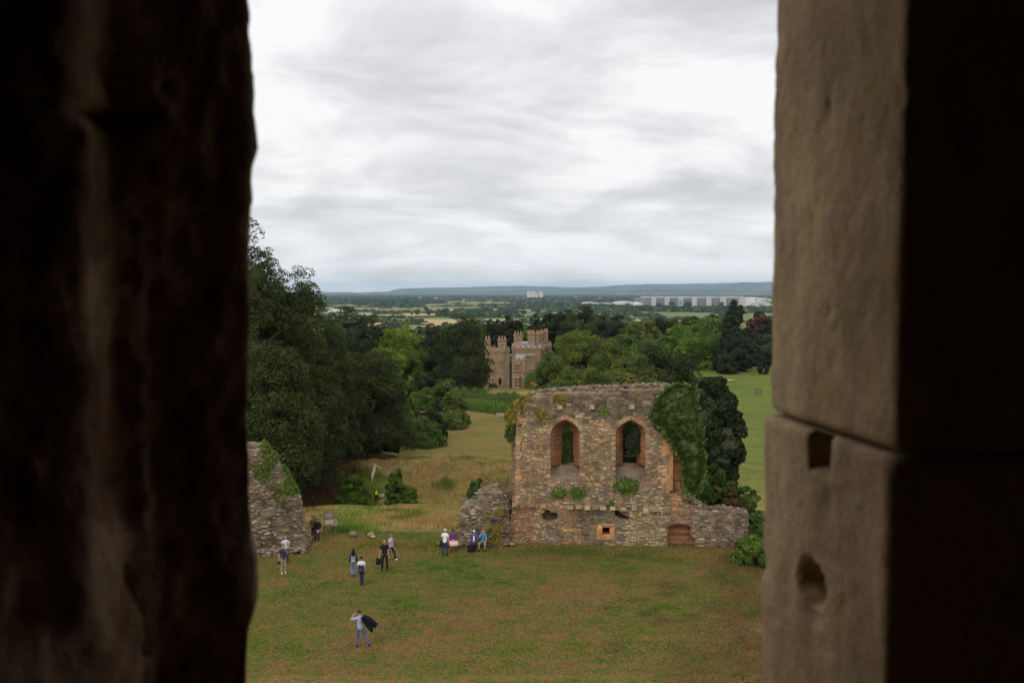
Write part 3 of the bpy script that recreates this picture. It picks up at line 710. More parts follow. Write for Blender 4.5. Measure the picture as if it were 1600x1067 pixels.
slope, slope_s = ruin_lump('sloping_ruin', [(330,697),(382,697),(400,697),(406,699),(415,711),(422,722),(432,738),(441,750),(449,764),(456,775),(463,786),(465,800),(467,815),(470,832),(478,848),(480,862),(330,870)], 58.0, 1.6,
    'crumbling rubble ruin with a sloping plant-grown edge beside the window opening', 'ruined wall', 47, 'rub', -.4, .9)

# ---------------------------------------------------------------- foliage
def quads(P, N, s, asp, rng):
    """leaf quads at points P with normals N, size s (n,), returns V,F"""
    n = len(P); r = rng.normal(size=(n, 3)); t = np.cross(N, r); t /= np.linalg.norm(t, axis=1)[:,None]+1e-9
    b = np.cross(N, t); s = s[:, None]
    V = np.stack([P-t*s, P-b*s*asp+N*s*.15, P+t*s, P+b*s*asp+N*s*.15], 1).reshape(-1, 3)
    return V, np.arange(n*4).reshape(n, 4)
PROF = {
 'round': lambda t: np.sin(np.pi*np.clip(t, 0, 1)**.75)**.55,
 'dome':  lambda t: np.clip(1-np.clip(t, 0, 1)**2.2, 0, 1)**.5*np.where(t < .12, .8+t*1.6, 1),
 'tall':  lambda t: np.clip(np.sin(np.pi*(np.clip(t, 0, 1)*.86+.14)), 0, 1)**.6*(1-.25*t),
 'egg':   lambda t: np.clip(np.sin(np.pi*np.clip(t, 0, 1)**1.35), 0, 1)**.5*.95+.05,
 'cone':  lambda t: np.clip(1-t, 0, 1)**.75*np.where(t < .08, .6+t*5, 1),
 'spike': lambda t: (np.clip(1-t, 0, 1)**.55*.8+.2*(t < .9))*np.where(t < .08, .6+t*5, 1),
}
def crown_arrays(hw, h, prof, n, leaf, cols, seed, clump=.26, depthk=None, lob=.28):
    rng = np.random.default_rng(seed); f = PROF[prof]
    nc = max(24, int(n/95))
    if prof in ('round', 'dome', 'tall', 'egg') and n > 3000:
        # boughs first, then leaf clumps over each bough
        nbo = int(np.clip(6+h/hw*3.8, 10, 26)); tb = np.clip((np.arange(nbo)+.5)/nbo*.80+.07+rng.normal(size=nbo)*.03, .05, .90); pb = np.arange(nbo)*2.4+rng.random(nbo)*.9
        wb = f(tb); rb = hw*rng.uniform(.48, .68, nbo)*(.5+.5*wb)*(1.2 if prof == 'tall' and n > 35000 else 1); rad = np.clip(wb*hw*rng.uniform(.95, 1.12, nbo)-rb*.9, 0, None)
        Bc = np.stack([rad*np.cos(pb), rad*np.sin(pb), tb*h*.96], -1); Bc[-1,:2] *= .4; Bc[-1,2] = h*.96-rb[-1]*.8
        kb = rng.choice(nbo, nc, p=rb**2/(rb**2).sum()); d0 = rng.normal(size=(nc, 3)); d0 /= np.linalg.norm(d0, axis=1)[:,None]
        o0 = np.stack([np.cos(pb), np.sin(pb), .5+0*pb], -1)[kb]; d0 = d0+o0*.7; d0 /= np.linalg.norm(d0, axis=1)[:,None]
        cr = rb[kb]*rng.uniform(.24, .44, nc)*(1+clump)
        vz = np.clip(h/hw*.28, .8, 1.5); C = Bc[kb]+d0*(rb[kb]*rng.uniform(.55, .92, nc))[:,None]*np.array([1, 1, vz])
        C[:,2] = np.clip(C[:,2], cr*.35, h*.985-cr*.7)
    else:
        t = []
        while len(t) < nc:
            k = rng.random(nc*3); keep = rng.random(nc*3) < f(k)*.85+.12; t += list(k[keep])
        t = np.array(t[:nc]); ph = rng.random(nc)*2*np.pi
        amp = np.array([1+lob*mn.noise(Vector((math.cos(p)*1.3+seed*3.1, math.sin(p)*1.3, q*2.6*h/(2*hw)/1.2)))*1.6 for p, q in zip(ph, t)])
        rho = f(t)*amp*(.42+.58*np.sqrt(rng.random(nc)))*hw*.88
        cr = hw*clump*rng.uniform(.6, 1.25, nc)*(.55+.45*f(t))
        C = np.stack([rho*np.cos(ph), rho*np.sin(ph), t*h*.96], -1)
        C[:,2] = np.maximum(C[:,2], cr*.35)
    w = cr**2; k = rng.choice(nc, n, p=w/w.sum())
    d = rng.normal(size=(n, 3)); d /= np.linalg.norm(d, axis=1)[:,None]
    out = C[k]*np.array([1, 1, 0])/(hw+1e-6); out[:,2] = .55; d = d+out*rng.uniform(.3, 1.3, n)[:,None]; d /= np.linalg.norm(d, axis=1)[:,None]
    P = C[k]+d*cr[k][:,None]*np.array([1, 1, .72])*rng.uniform(.72, 1.06, n)[:,None]**.7
    N = d*.7+rng.normal(size=(n, 3))*.45; N /= np.linalg.norm(N, axis=1)[:,None]
    V, F = quads(P, N, leaf*rng.uniform(.6, 1.25, n), .55, rng)
    cols = np.array(cols); cc = rng.integers(0, len(cols), nc)
    base = cols[cc][k]*(1+rng.uniform(-.18, .18, nc)[k])[:,None]*rng.uniform(.78, 1.22, n)[:,None]
    crown_arrays.boughs = (Bc, rb) if prof in ('round', 'dome', 'tall', 'egg') and n > 3000 else None
    return V, F, np.clip(base, 0, 1)
def core_arrays(hw, h, prof, col, seed, k=.70):
    f = PROF[prof]; nu, nt_ = 18, 12; V = []; F = []
    for j in range(nt_+1):
        t = j/nt_
        for i in range(nu):
            a = 2*math.pi*i/nu; q = float(f(np.array(min(max(t*.94, .02), .98))))*hw*k*(1+.35*mn.noise(Vector((math.cos(a)*1.6+seed, math.sin(a)*1.6, t*4))))
            if j == nt_: q *= .3
            V.append((q*math.cos(a), q*math.sin(a), t*h*.90))
    F = [(j*nu+i, j*nu+(i+1) % nu, (j+1)*nu+(i+1) % nu, (j+1)*nu+i) for j in range(nt_) for i in range(nu)]
    return np.array(V), np.array(F), np.tile(np.array(col)*.8, (len(F), 1))  # core colour darkened for the shade inside the crown
GK = 1.0
_b = bmesh.new(); bmesh.ops.create_icosphere(_b, subdivisions=2, radius=1); ICO_V = np.array([v.co[:] for v in _b.verts]); ICO_F = np.array([[v.index for v in f.verts] for f in _b.faces]); _b.free()
def shade(c, k=1.0): return tuple(x*k*GK for x in lin(*c))
PALS = {
 'dark':   [(52,62,34),(60,70,36),(46,56,34),(66,74,40)],
 'deep':   [(44,54,34),(38,48,32),(50,58,36)],
 'olive':  [(72,86,42),(84,94,46),(62,76,38),(94,98,50)],
 'lime':   [(90,108,42),(80,98,38),(100,116,46),(74,90,36)],
 'bright': [(74,98,40),(66,90,36),(86,108,44),(58,80,34)],
 'mid':    [(64,84,42),(72,92,46),(56,76,40),(80,94,48)],
 'blue':   [(52,66,50),(60,72,56),(48,60,46)],
 'copper': [(62,40,38),(54,36,36),(74,46,40)],
 'autumn': [(104,104,44),(120,100,50),(90,92,40),(112,94,48)],
 'holly':  [(40,52,34),(46,58,38),(70,80,62),(36,46,30)],  # the paler grey-green is painted gloss on the leaves
 'ivy':    [(52,72,32),(64,84,36),(40,56,28),(78,94,44),(46,64,30)],
 'reddish':[(82,62,44),(74,54,40),(68,64,40)],
 'grn':    [(70,92,36),(82,102,42),(60,80,34)],
}
FOLK = 1.9
def palette(nm):
    k = FOLK*{'dark': .82, 'deep': .82, 'holly': .9}.get(nm, 1.0)
    return [tuple(np.array(shade(c, k))*np.array([1.04, .98, .78])) for c in PALS[nm]]
def plant(name, x, y, hw, h, prof, pal_, label, cat, n=6000, leaf=.3, seed=1, group=None, trunk=True, z0=None, clump=.26, lob=.28, base=0.0, core=.42, aspect=1.0):
    z = (H(x, y) if z0 is None else z0)-.15
    root = empty(name, (x, y, z)); tag(root, label, cat, group)
    V, F, c = crown_arrays(hw, h*(1-base), prof, n, leaf, palette(pal_), seed, clump, lob=lob)
    if crown_arrays.boughs:
        Bc, rb = crown_arrays.boughs; V1, F1 = [], []; rr_ = np.random.default_rng(seed+1)
        for q, r_ in zip(Bc, rb):
            v_ = ICO_V*(1+.22*rr_.normal(size=(len(ICO_V), 1)))*r_*.52+q; v_[:,2] = np.minimum(v_[:,2], h*(1-base)*.86); F1.append(ICO_F+len(V1)*len(ICO_V)); V1.append(v_)
        V1 = np.concatenate(V1); F1 = np.concatenate(F1); F1 = np.hstack([F1, F1[:,2:3]]); c1 = np.tile(np.mean(palette(pal_), 0)*.8, (len(F1), 1))  # bough cores get the same painted inner shade
        # triangles as thin quads: split into three quads is needless, keep a separate mesh
        core_tri = (V1, F1[:,:3], c1)
    else:
        core_tri = None; V1, F1, c1 = core_arrays(hw, h*(1-base), prof, np.mean(palette(pal_), 0), seed, core)
    if core_tri:
        # leaves are quads: turn each into two triangles so that crown and inner boughs are one mesh
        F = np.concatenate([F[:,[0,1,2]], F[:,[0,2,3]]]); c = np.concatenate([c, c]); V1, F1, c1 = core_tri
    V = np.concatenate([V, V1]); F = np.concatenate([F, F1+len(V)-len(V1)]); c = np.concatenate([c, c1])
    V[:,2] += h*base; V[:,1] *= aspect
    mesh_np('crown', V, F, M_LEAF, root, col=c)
    if trunk:
        mb = MB(); r = max(.05, min(.8, h*.022)); rr = random.Random(seed)
        mb.tube([(0,0,-.5), (0,0,h*.1), (rr.uniform(-.02,.02)*h, 0, h*.35), (0,rr.uniform(-.02,.02)*h,h*.7)], [r*1.25, r, r*.75, r*.25], 8)
        for k in range(7):
            a = k*2.4+rr.random(); t = .15+.07*k; L = hw*rr.uniform(.5, .75)
            mb.tube([(0,0,h*t), (math.cos(a)*L*.5, math.sin(a)*L*.5, h*(t+.07)), (math.cos(a)*L, math.sin(a)*L, h*(t+.12))], [r*.45, r*.3, r*.1], 5)
        mb.build('trunk', M_BARK, root)
    return root
def tree_px(name, cx, top, hwpx, Y, prof, pal_, label, cat='tree', n=7000, seed=None, leafpx=1.15, wide=1.18, **kw):
    """a tree standing at depth Y whose top and half width were read off the photograph"""
    p = D(cx, top, Y); z0 = H(p.x, Y); hw = hwpx*Y/FPX*wide; n = int(n*1.35)
    p.z += (p.z-z0)*.03
    return plant(name, p.x, Y, hw, p.z-z0+.15, prof, pal_, label, cat, n=n, leaf=max(.14, leafpx*Y/896*.95), seed=seed or int(cx*7+top), **kw)
T = tree_px
# big dark group on the left
T('broadleaf_tree', 385, 346, 62, 100, 'dome', 'dark', 'tallest dark broadleaf tree half hidden behind the left jamb', n=60000, clump=.17, lob=.35)
T('broadleaf_tree', 458, 420, 58, 106, 'dome', 'dark', 'dark tree with pointed sprays just right of the tallest tree', n=60000, clump=.16, lob=.4, base=.1)
T('broadleaf_tree', 424, 392, 42, 111, 'dome', 'dark', 'dark tree filling in between the tallest tree and its pointed neighbour', n=40000, clump=.17, lob=.4, base=.1)
T('broadleaf_tree', 405, 530, 78, 92, 'dome', 'dark', 'low spreading dark tree in front of the tallest one above the sloping ruin', n=45000, clump=.17, lob=.3, base=.14)
T('broadleaf_tree', 548, 482, 46, 165, 'round', 'deep', 'rounded blackish-green tree rising behind the left tree group', n=15000, clump=.2)
T('broadleaf_tree', 500, 468, 46, 114, 'dome', 'dark', 'drooping dark olive tree at the right side of the big left group', n=45000, clump=.15, lob=.4, base=.06)
T('broadleaf_tree', 570, 547, 56, 126, 'dome', 'dark', 'broad dark green tree over the bracken slope, right of the big group', n=36000, clump=.18, base=.06)
T('broadleaf_tree', 604, 517, 30, 150, 'tall', 'lime', 'slender yellow-green tree in front of the far left wood', n=15000, clump=.2, lob=.2)
T('broadleaf_tree', 633, 501, 34, 262, 'dome', 'lime', 'rounded lime-green tree left of the dark wood', n=9000)
T('broadleaf_tree', 612, 560, 26, 140, 'tall', 'mid', 'narrow mid-green tree beneath the slender yellow-green one', n=12000)
T('broadleaf_tree', 585, 495, 30, 230, 'dome', 'deep', 'dark tree crown between the blackish tree and the lime-green tree', n=7000)
# wood behind the gardens
for i, (cx, tp, hw, Y, pf, pl, lb) in enumerate([
 (655,508,24,300,'cone','deep','dark pointed tree at the left end of the wood behind the garden'),
 (680,505,24,320,'dome','deep','dark tree between the pointed wood tree and the big lime tree'),
 (662,548,30,270,'dome','deep','low blackish tree under the left end of the wood'),
 (704,512,20,330,'dome','mid','small mid-green crown peeking out left of the big rounded lawn tree')]):
    T('woodland_tree', cx, tp, hw, Y, pf, pl, lb, n=6500)
T('broadleaf_tree', 725, 490, 45, 262, 'tall', 'dark', 'very large rounded dense tree left of the stone mansion', n=40000, clump=.17, lob=.16, leafpx=.95, wide=.98)
for i, (cx, tp, hw, pl, lb) in enumerate([
 (764,503,11,'deep','narrow dark conifer nearest the large rounded tree'),(778,499,12,'deep','dark conifer second from the large rounded tree'),
 (793,497,13,'deep','tallest dark conifer behind the mansion chimneys'),(808,501,11,'deep','slim dark conifer right of the tallest one behind the mansion')]):
    T('conifer', cx, tp-3, hw*1.35, 370, 'spike', pl, lb, cat='conifer', n=8000, group='conifers behind the mansion', lob=.15)
for i, (cx, tp, hw, Y, pf, pl, lb) in enumerate([
 (826,512,16,352,'dome','bright','fresh green low tree just behind the mansion roof'),
 (838,492,17,400,'dome','deep','dark flat-topped tree behind the mansion right end'),
 (860,489,18,410,'dome','deep','dark tree left of the high dark wood'),
 (880,484,20,420,'dome','deep','dark tree at the left shoulder of the high dark wood'),
 (908,477,30,400,'dome','dark','broad dark tree forming the highest point of the central wood'),
 (940,482,26,400,'dome','dark','dark tree just right of the highest crown in the central wood'),
 (965,492,24,395,'dome','deep','blackish tree at the right shoulder of the central wood'),
 (892,510,34,300,'dome','mid','mid-green crown below the central wood and right of the mansion'),
 (985,502,24,390,'dome','mid','olive tree right of the blackish wood tree'),
 (1008,497,22,420,'dome','olive','olive-brown tree in the middle of the right wood'),
 (1032,497,22,440,'dome','dark','dark crown behind the bright green parkland tree'),
 (1055,495,22,460,'dome','dark','flat dark crown left above the bright green parkland tree'),
 (1082,489,20,520,'dome','dark','dark crown right above the bright green parkland tree'),
 (1115,494,22,500,'dome','deep','dark crown between the bright tree and the spire conifer'),
 (1135,498,16,480,'dome','mid','greenish crown touching the spire conifer on its left'),
 (1186,487,22,440,'dome','copper','dark copper-red beech near the right jamb'),
 (1172,512,20,400,'dome','deep','blackish tree between the spire conifer and the copper beech'),
 (1192,520,22,395,'dome','blue','dark bluish tree under the copper beech'),
 (1212,500,20,420,'dome','deep','dark tree at the very edge of the right jamb'),
 (1020,524,28,330,'dome','mid','mid-green tree behind the olive group over the hall wall')]):
    T('woodland_tree', cx, tp, hw, Y, pf, pl, lb, n=8500 if Y < 450 else 6000)
T('broadleaf_tree', 1096, 497, 40, 385, 'round', 'bright', 'bright green domed parkland tree standing at the far lawn edge', n=16000, clump=.2, lob=.12)
T('broadleaf_tree', 1046, 515, 26, 300, 'dome', 'bright', 'smaller fresh green tree left of the bright domed one', n=12000, clump=.2)
T('conifer', 1147, 467, 17, 372, 'spike', 'deep', 'tall dark spire-shaped conifer near the right jamb', cat='conifer', n=14000, lob=.5, clump=.32)
T('conifer', 1150, 520, 24, 365, 'dome', 'deep', 'dark skirted evergreen at the foot of the tall spire conifer', cat='conifer', n=9000)
# group between the hall wall and the mansion
T('broadleaf_tree', 908, 517, 48, 190, 'dome', 'olive', 'large yellow-olive tree right of the mansion behind the hall wall', n=34000, clump=.18, lob=.3)
T('broadleaf_tree', 864, 546, 28, 200, 'dome', 'mid', 'mid-green tree against the mansion right side', n=15000)
T('broadleaf_tree', 962, 528, 40, 205, 'dome', 'mid', 'mid-green tree between the yellow-olive tree and the grey-green one', n=22000, lob=.3)
T('broadleaf_tree', 985, 545, 36, 180, 'dome', 'olive', 'olive tree in the centre of the group behind the hall wall', n=20000, lob=.3)
T('broadleaf_tree', 1026, 542, 38, 185, 'dome', 'dark', 'dark olive tree behind the right part of the hall wall', n=22000, lob=.3)
T('broadleaf_tree', 1064, 552, 34, 190, 'dome', 'dark', 'grey-green tree at the right end of the group behind the hall wall', n=20000, lob=.3)
T('broadleaf_tree', 938, 568, 34, 150, 'dome', 'olive', 'low olive tree just over the top of the hall wall', n=16000)
T('broadleaf_tree', 885, 573, 26, 140, 'dome', 'mid', 'low mid-green tree behind the left part of the hall wall top', n=12000)
for i, (cx, tp, hw, lb, pl) in enumerate([(836,596,13,'small yellow-green sapling behind the left end of the hall wall top','autumn'), (912,583,16,'autumn-tinted bush showing over the hall wall left of centre','autumn'),
   (955,580,17,'russet and green bush showing over the hall wall centre','autumn'),(1000,584,16,'yellow-green bush over the hall wall right of centre','autumn'),(1030,578,16,'pale yellow-green bush over the hall wall near the ivy','olive')]):
    T('shrub', cx, tp, hw, 84, 'dome', pl, lb, cat='shrub', n=6000, trunk=False, clump=.3, lob=.5)
# around the hall wall
T('holly_tree', 1115, 592, 36, 68, 'egg', 'holly', 'glossy dark holly tree standing behind the ivy end of the hall wall', n=60000, clump=.15, leafpx=1.6, lob=.12, core=.3)
def shrub_px(cx, top, hwpx, Y, pl, lb, n=4000, prof='dome', z0=None, name='shrub', leafpx=1.2, **kw):
    return T(name, cx, top, hwpx, Y, prof, pl, lb, cat='shrub', n=n, trunk=False, leafpx=leafpx, z0=z0, wide=1.06, core=.62, **kw) if z0 is None else None
shrub_px(1092, 738, 22, 61.5, 'grn', 'leafy green shrub at the foot of the ivy behind the low wall', n=6000)
shrub_px(1118, 727, 20, 62.5, 'olive', 'yellow-green shrub on top of the low wall', n=6000)
shrub_px(1146, 750, 22, 62.5, 'mid', 'green shrub behind the middle of the low wall', n=6000)
shrub_px(1172, 762, 18, 61, 'mid', 'green shrub hanging behind the right end of the low wall', n=5000)
shrub_px(1186, 790, 14, 58, 'mid', 'green shrub beside the right end of the low wall', n=5000)
shrub_px(1176, 838, 27, 55.5, 'grn', 'low dark green bush at the right foot of the low wall', n=8000)
shrub_px(1148, 762, 18, 60.9, 'reddish', 'dry russet growth over the top of the low wall', n=2500)
# ditch and mound
shrub_px(552, 742, 24, 101, 'grn', 'round bright green bush left of the path', n=9000)
shrub_px(621, 733, 18, 104, 'bright', 'conical dark green bush right of the path', n=9000, prof='tall')
shrub_px(641, 758, 13, 98, 'grn', 'small green bush at the right foot of the conical bush', n=4000)
shrub_px(745, 745, 15, 84, 'mid', 'dark green thorn bush on the bank left of the hall wall', n=5000)
shrub_px(562, 665, 22, 133, 'mid', 'leafy bush under the broad tree above the ditch', n=6000)
shrub_px(640, 652, 42, 148, 'mid', 'wide clipped-looking green shrub at the edge of the garden lawn', n=16000)
shrub_px(672, 640, 22, 158, 'dark', 'dark upright shrub right behind the wide green shrub', n=8000)
shrub_px(700, 647, 26, 172, 'mid', 'spreading green and russet shrub on the garden lawn edge', n=9000)
shrub_px(716, 641, 18, 182, 'olive', 'olive shrub at the tip of the garden lawn border', n=6000)
shrub_px(655, 612, 20, 215, 'mid', 'loose green shrub with white flecks behind the border', n=6000)
shrub_px(684, 620, 10, 190, 'blue', 'grey-green rounded shrub in the middle of the border', n=4000)
shrub_px(628, 622, 20, 200, 'dark', 'dark green shrub at the left end of the garden border', n=6000)
shrub_px(600, 640, 30, 150, 'dark', 'dark undergrowth shrub beneath the slender trees', n=9000)
shrub_px(662, 585, 24, 250, 'deep', 'blackish yew shrub left of the large rounded tree', n=6000)
shrub_px(697, 590, 18, 245, 'mid', 'green shrub in front of the large rounded tree', n=6000)
shrub_px(725, 606, 14, 240, 'dark', 'low dark shrub under the large rounded tree', n=4000)
shrub_px(612, 600, 22, 190, 'mid', 'mid-green shrub behind the left undergrowth', n=6000)
shrub_px(548, 690, 24, 124, 'dark', 'dark shrub under the trees at the top of the bracken slope', n=5000)
shrub_px(588, 710, 16, 124, 'reddish', 'red-brown bush at the far edge of the ditch', n=4000)
shrub_px(604, 712, 14, 122, 'reddish', 'smaller red-brown bush beside the wooden rail', n=3500)
shrub_px(1122, 588, 9, 300, 'reddish', 'dry reddish border plants by the yellow flower bed', n=2500)
shrub_px(1137, 553, 16, 352, 'deep', 'dark spreading bush beneath the spire conifer', n=5000)
shrub_px(1192, 545, 10, 350, 'deep', 'dark bush at the far lawn edge near the right jamb', n=3000)
for i, (cx, tp, hw, Yy, pl, lb) in enumerate([(646,628,13,172,'olive','small olive shrub above the wide green shrub'),(668,604,12,225,'mid','loose green shrub left of the middle of the garden hedge'),(703,612,11,215,'olive','yellowish shrub in front of the tall garden hedge'),
    (716,618,9,212,'olive','flowering shrub with pale heads before the tall garden hedge'),(640,600,16,236,'dark','dark garden shrub near the lime-green tree foot'),(690,634,12,190,'grn','small fresh green shrub behind the russet one'),(622,655,16,150,'dark','dark shrub at the left end of the wide green shrub'),
    (738,626,8,214,'dark','small dark shrub beside the clipped mound'),(760,624,9,222,'mid','small green shrub at the far hedge near the terrace'),(650,640,10,160,'reddish','dull purple-brown shrub among the border greens'),(600,668,22,138,'mid','round green shrub at the lawn edge under the trees'),
    (575,690,20,128,'dark','dark low shrub at the top of the ditch bank'),(703,662,13,176,'reddish','russet low shrub at the front of the lawn border'),(720,600,12,250,'dark','dark bush left of the mansion terrace')]):
    shrub_px(cx, tp, hw, Yy, pl, lb, n=4000)
for i, (cx, tp, hw, Yy, lb) in enumerate([(300,380,70,128,'dark tree further left in the big left tree group'),(215,400,70,140,'dark tree at the far left end of the big left tree group'),(330,420,60,190,'dark tree at the back of the big left tree group'),
    (1270,500,40,380,'dark tree right of the copper beech beyond the right jamb'),(1330,505,40,360,'outermost dark tree right of the copper beech')]):
    T('woodland_tree', cx, tp, hw, Yy, 'dome', 'dark', lb, n=14000)
# clipped garden hedges
def hedge(pts, Y0, hgt, wid, pl, label, seed):
    rng = np.random.default_rng(seed); P3 = [onz_t(px, py) for px, py in pts]
    root = empty('garden_hedge', tuple(P3[0])); tag(root, label, 'hedge')
    n = 9000; L = np.array([(P3[i+1]-P3[i]).length for i in range(len(P3)-1)]); k = rng.choice(len(L), n, p=L/L.sum()); t = rng.random(n)
    a = np.array([P3[i][:] for i in k]); b = np.array([P3[i+1][:] for i in k]); c = a+(b-a)*t[:,None]
    th = rng.uniform(0, np.pi, n); off = np.stack([0*th, -np.cos(th)*wid/2, np.sin(th)**.5*hgt], -1); off[:,2] *= rng.uniform(.35, 1, n)**.3
    nz_ = np.array([mn.noise(Vector(q*.35)) for q in c])[:,None]
    P = c+off*(1+.45*nz_)-np.array(P3[0][:]); N = np.stack([rng.normal(size=n)*.3, -np.cos(th), np.sin(th)+.3], -1)+rng.normal(size=(n,3))*.25; N /= np.linalg.norm(N, axis=1)[:,None]
    V, F = quads(P, N, .35*rng.uniform(.6,1.2,n), .6, rng); cols = np.array(palette(pl)); cc = cols[rng.integers(0, len(cols), n)]*rng.uniform(.8,1.2,n)[:,None]
    # solid inside
    mv = []; 
    for p in P3:
        for (oy, oz) in ((-wid*.42, -.3), (-wid*.42, hgt*.8), (wid*.42, hgt*.8), (wid*.42, -.3)): mv.append(((p-P3[0]).x, (p-P3[0]).y+oy, (p-P3[0]).z+oz))
    mf = [(i*4+j, i*4+j+1, i*4+j+5, i*4+j+4) for i in range(len(P3)-1) for j in range(3)]+[(0,1,2,3)]
    V2 = np.concatenate([V, mv]); F2 = np.concatenate([F, np.array(mf)+len(V)]); c2 = np.concatenate([cc, np.tile(cols.mean(0)*.8, (len(mf), 1))])
    mesh_np('clipped_foliage', V2, F2, M_LEAF, root, col=c2)
def onz_t(px, py):
    """where the photo ray meets the ground"""
    a, b = ray(px, py); lo = 40.0
    for i in range(4000):
        Yt = 41*1.0025**i
        if CAMZ+b*Yt <= H(a*Yt, Yt): return Vector((a*Yt, Yt, H(a*Yt, Yt)))
    return Vector((a*1300, 1300, -42))
hedge([(690,637),(720,636),(745,638),(775,640),(812,643)], 0, 2.2, 4, 'mid', 'long low clipped hedge with a green top beside the bench', 5)
hedge([(728,639),(745,641),(770,645),(805,647)], 0, 2.6, 5, 'grn', 'rounded clipped hedge mound in front of the long hedge', 6)
hedge([(672,618),(700,623),(730,628),(770,633),(812,637)], 0, 3.4, 4, 'mid', 'tall dark garden hedge below the mansion terrace', 7)
hedge([(612,641),(640,640),(676,640)], 0, 2.4, 4, 'grn', 'short clipped hedge among the left garden shrubs', 8)

# ivy hanging over the right end of the hall wall
def ivy(name, regions, label, cat, n, leaf, pl, seed, dfun, parent=None, thick=.75):
    rng = np.random.default_rng(seed); P = poly(regions); mn_, mx_ = P.min(0)-.3, P.max(0)+.3; pts = []
    while len(pts) < n:
        q = rng.uniform(mn_, mx_, (n, 2)); ok = inside(P, q[:,0]+max(.15, .26*thick)*rng.normal(size=n), q[:,1]+max(.11, .26*thick)*rng.normal(size=n)); q = q[ok]; pts += [p for p in q if rng.random() < .35+2.2*max(0, mn.noise(Vector((p[0]*2.2, p[1]*1.6, seed+.5)))+.18)]
    pts = np.array(pts[:n]); de = dist_edge(P, pts[:,0], pts[:,1])
    lump = np.array([mn.noise(Vector((p[0]*1.3, p[1]*1.3, seed)))+.5*mn.noise(Vector((p[0]*3, p[1]*3, seed))) for p in pts])
    th = (thick*np.clip(de/.5, .15, 1)*(1+.9*lump))
    d = dfun(pts)-th*rng.uniform(.6, 1.0, n)
    pos = np.stack([WX0+wd.x*pts[:,0]+wn.x*d, WY0+wd.y*pts[:,0]+wn.y*d, pts[:,1]], -1)
    N = np.stack([rng.normal(size=n)*.5, -np.ones(n), .55+rng.normal(size=n)*.5], -1); N /= np.linalg.norm(N, axis=1)[:,None]
    V, F = quads(pos, N, leaf*rng.uniform(.6,1.3,n), .75, rng); cols = np.array(palette(pl)); cl_ = (lump > .05).astype(int)
    cc = cols[rng.integers(0, len(cols), n)]*(1+.35*lump[:,None])*rng.uniform(.75,1.25,n)[:,None]
    o = mesh_np(name, V-np.array([7,60.5,0]), F, M_LEAF, None, col=np.clip(cc,0,1)); o.location = (7, 60.5, 0); tag(o, label, cat); return o
ivy('ivy', [(1070,603),(1052,605),(1043,612),(1032,622),(1028,640),(1032,655),(1038,666),(1046,678),(1056,690),(1062,702),(1071,716),(1074,740),(1073,758),(1080,768),(1088,765),(1093,745),(1096,715),(1092,690),(1087,655),(1082,625),(1078,608)],
    'dense green ivy hanging over the right end of the tall hall wall', 'ivy', 20000, .125, 'ivy', 3, lambda p: np.where(p[:,0] > Wp(1048, 650)[0], .05, .0))
ivy('ivy', [(984,668),(990,664),(1003,676),(1005,690),(1000,700),(993,706),(988,715),(984,700)], 'ivy spilling through the top of the right pointed window', 'ivy', 1800, .10, 'deep', 8, lambda p: .65+0*p[:,0], thick=.3)
ivy('ivy', [(880,690),(886,680),(894,676),(897,745),(876,745),(880,710)], 'climbing plant seen through the left pointed window', 'climber', 1500, .12, 'mid', 9, lambda p: 1.9+0*p[:,0], thick=.3)
ivy('ivy', [(976,690),(984,672),(994,680),(997,745),(974,745)], 'climbing plant seen through the right pointed window', 'climber', 1500, .12, 'deep', 19, lambda p: 1.9+0*p[:,0], thick=.3)
ivy('ivy', [(797,690),(795,670),(799,652),(802,640),(808,634),(806,660),(803,684)], 'ivy strand on the upper left edge of the tall hall wall', 'ivy', 1300, .11, 'ivy', 12, lambda p: .15+0*p[:,0], thick=.3)
ivy('ivy', [(792,652),(800,640),(812,628),(824,616),(820,634),(806,648),(798,660)], 'straggly yellow-green plant on the upper left corner of the hall wall', 'plant', 700, .12, 'autumn', 13, lambda p: .1+0*p[:,0], thick=.5)
for i, (pts, lb, n, pl) in enumerate([
  ([(864,620),(872,617),(890,620),(886,627),(874,628)], 'tuft of yellow-green fern near the top of the hall wall above the left window', 260, 'autumn'),
  ([(838,640),(850,640),(852,660),(842,658)], 'small leafy weed left above the left pointed window', 160, 'autumn'),
  ([(960,768),(966,752),(980,745),(994,752),(998,764),(984,770)], 'bushy weed growing on the sill of the right pointed window', 700, 'grn'),
  ([(864,770),(872,762),(884,768),(880,776),(866,776)], 'small weed patch below the left pointed window sill', 240, 'grn'),
  ([(892,768),(904,762),(912,768),(908,776),(894,776)], 'second small weed patch right below the left window sill', 240, 'grn'),
  ([(940,640),(950,638),(950,644),(940,644)], 'low moss tuft between the two pointed windows near the top', 90, 'lime'),
  ([(1020,640),(1030,650),(1036,668),(1028,672),(1020,655)], 'thin fringe of ivy left of the main ivy mass', 500, 'ivy'),
  ([(944,789),(950,784),(960,786),(958,792)], 'green tuft on the line of corbels', 90, 'grn')]):
    ivy('wall_plant', pts, lb, 'plant', int(n*.8), .08, pl, 20+i, lambda p: -.02+0*p[:,0], thick=.28)

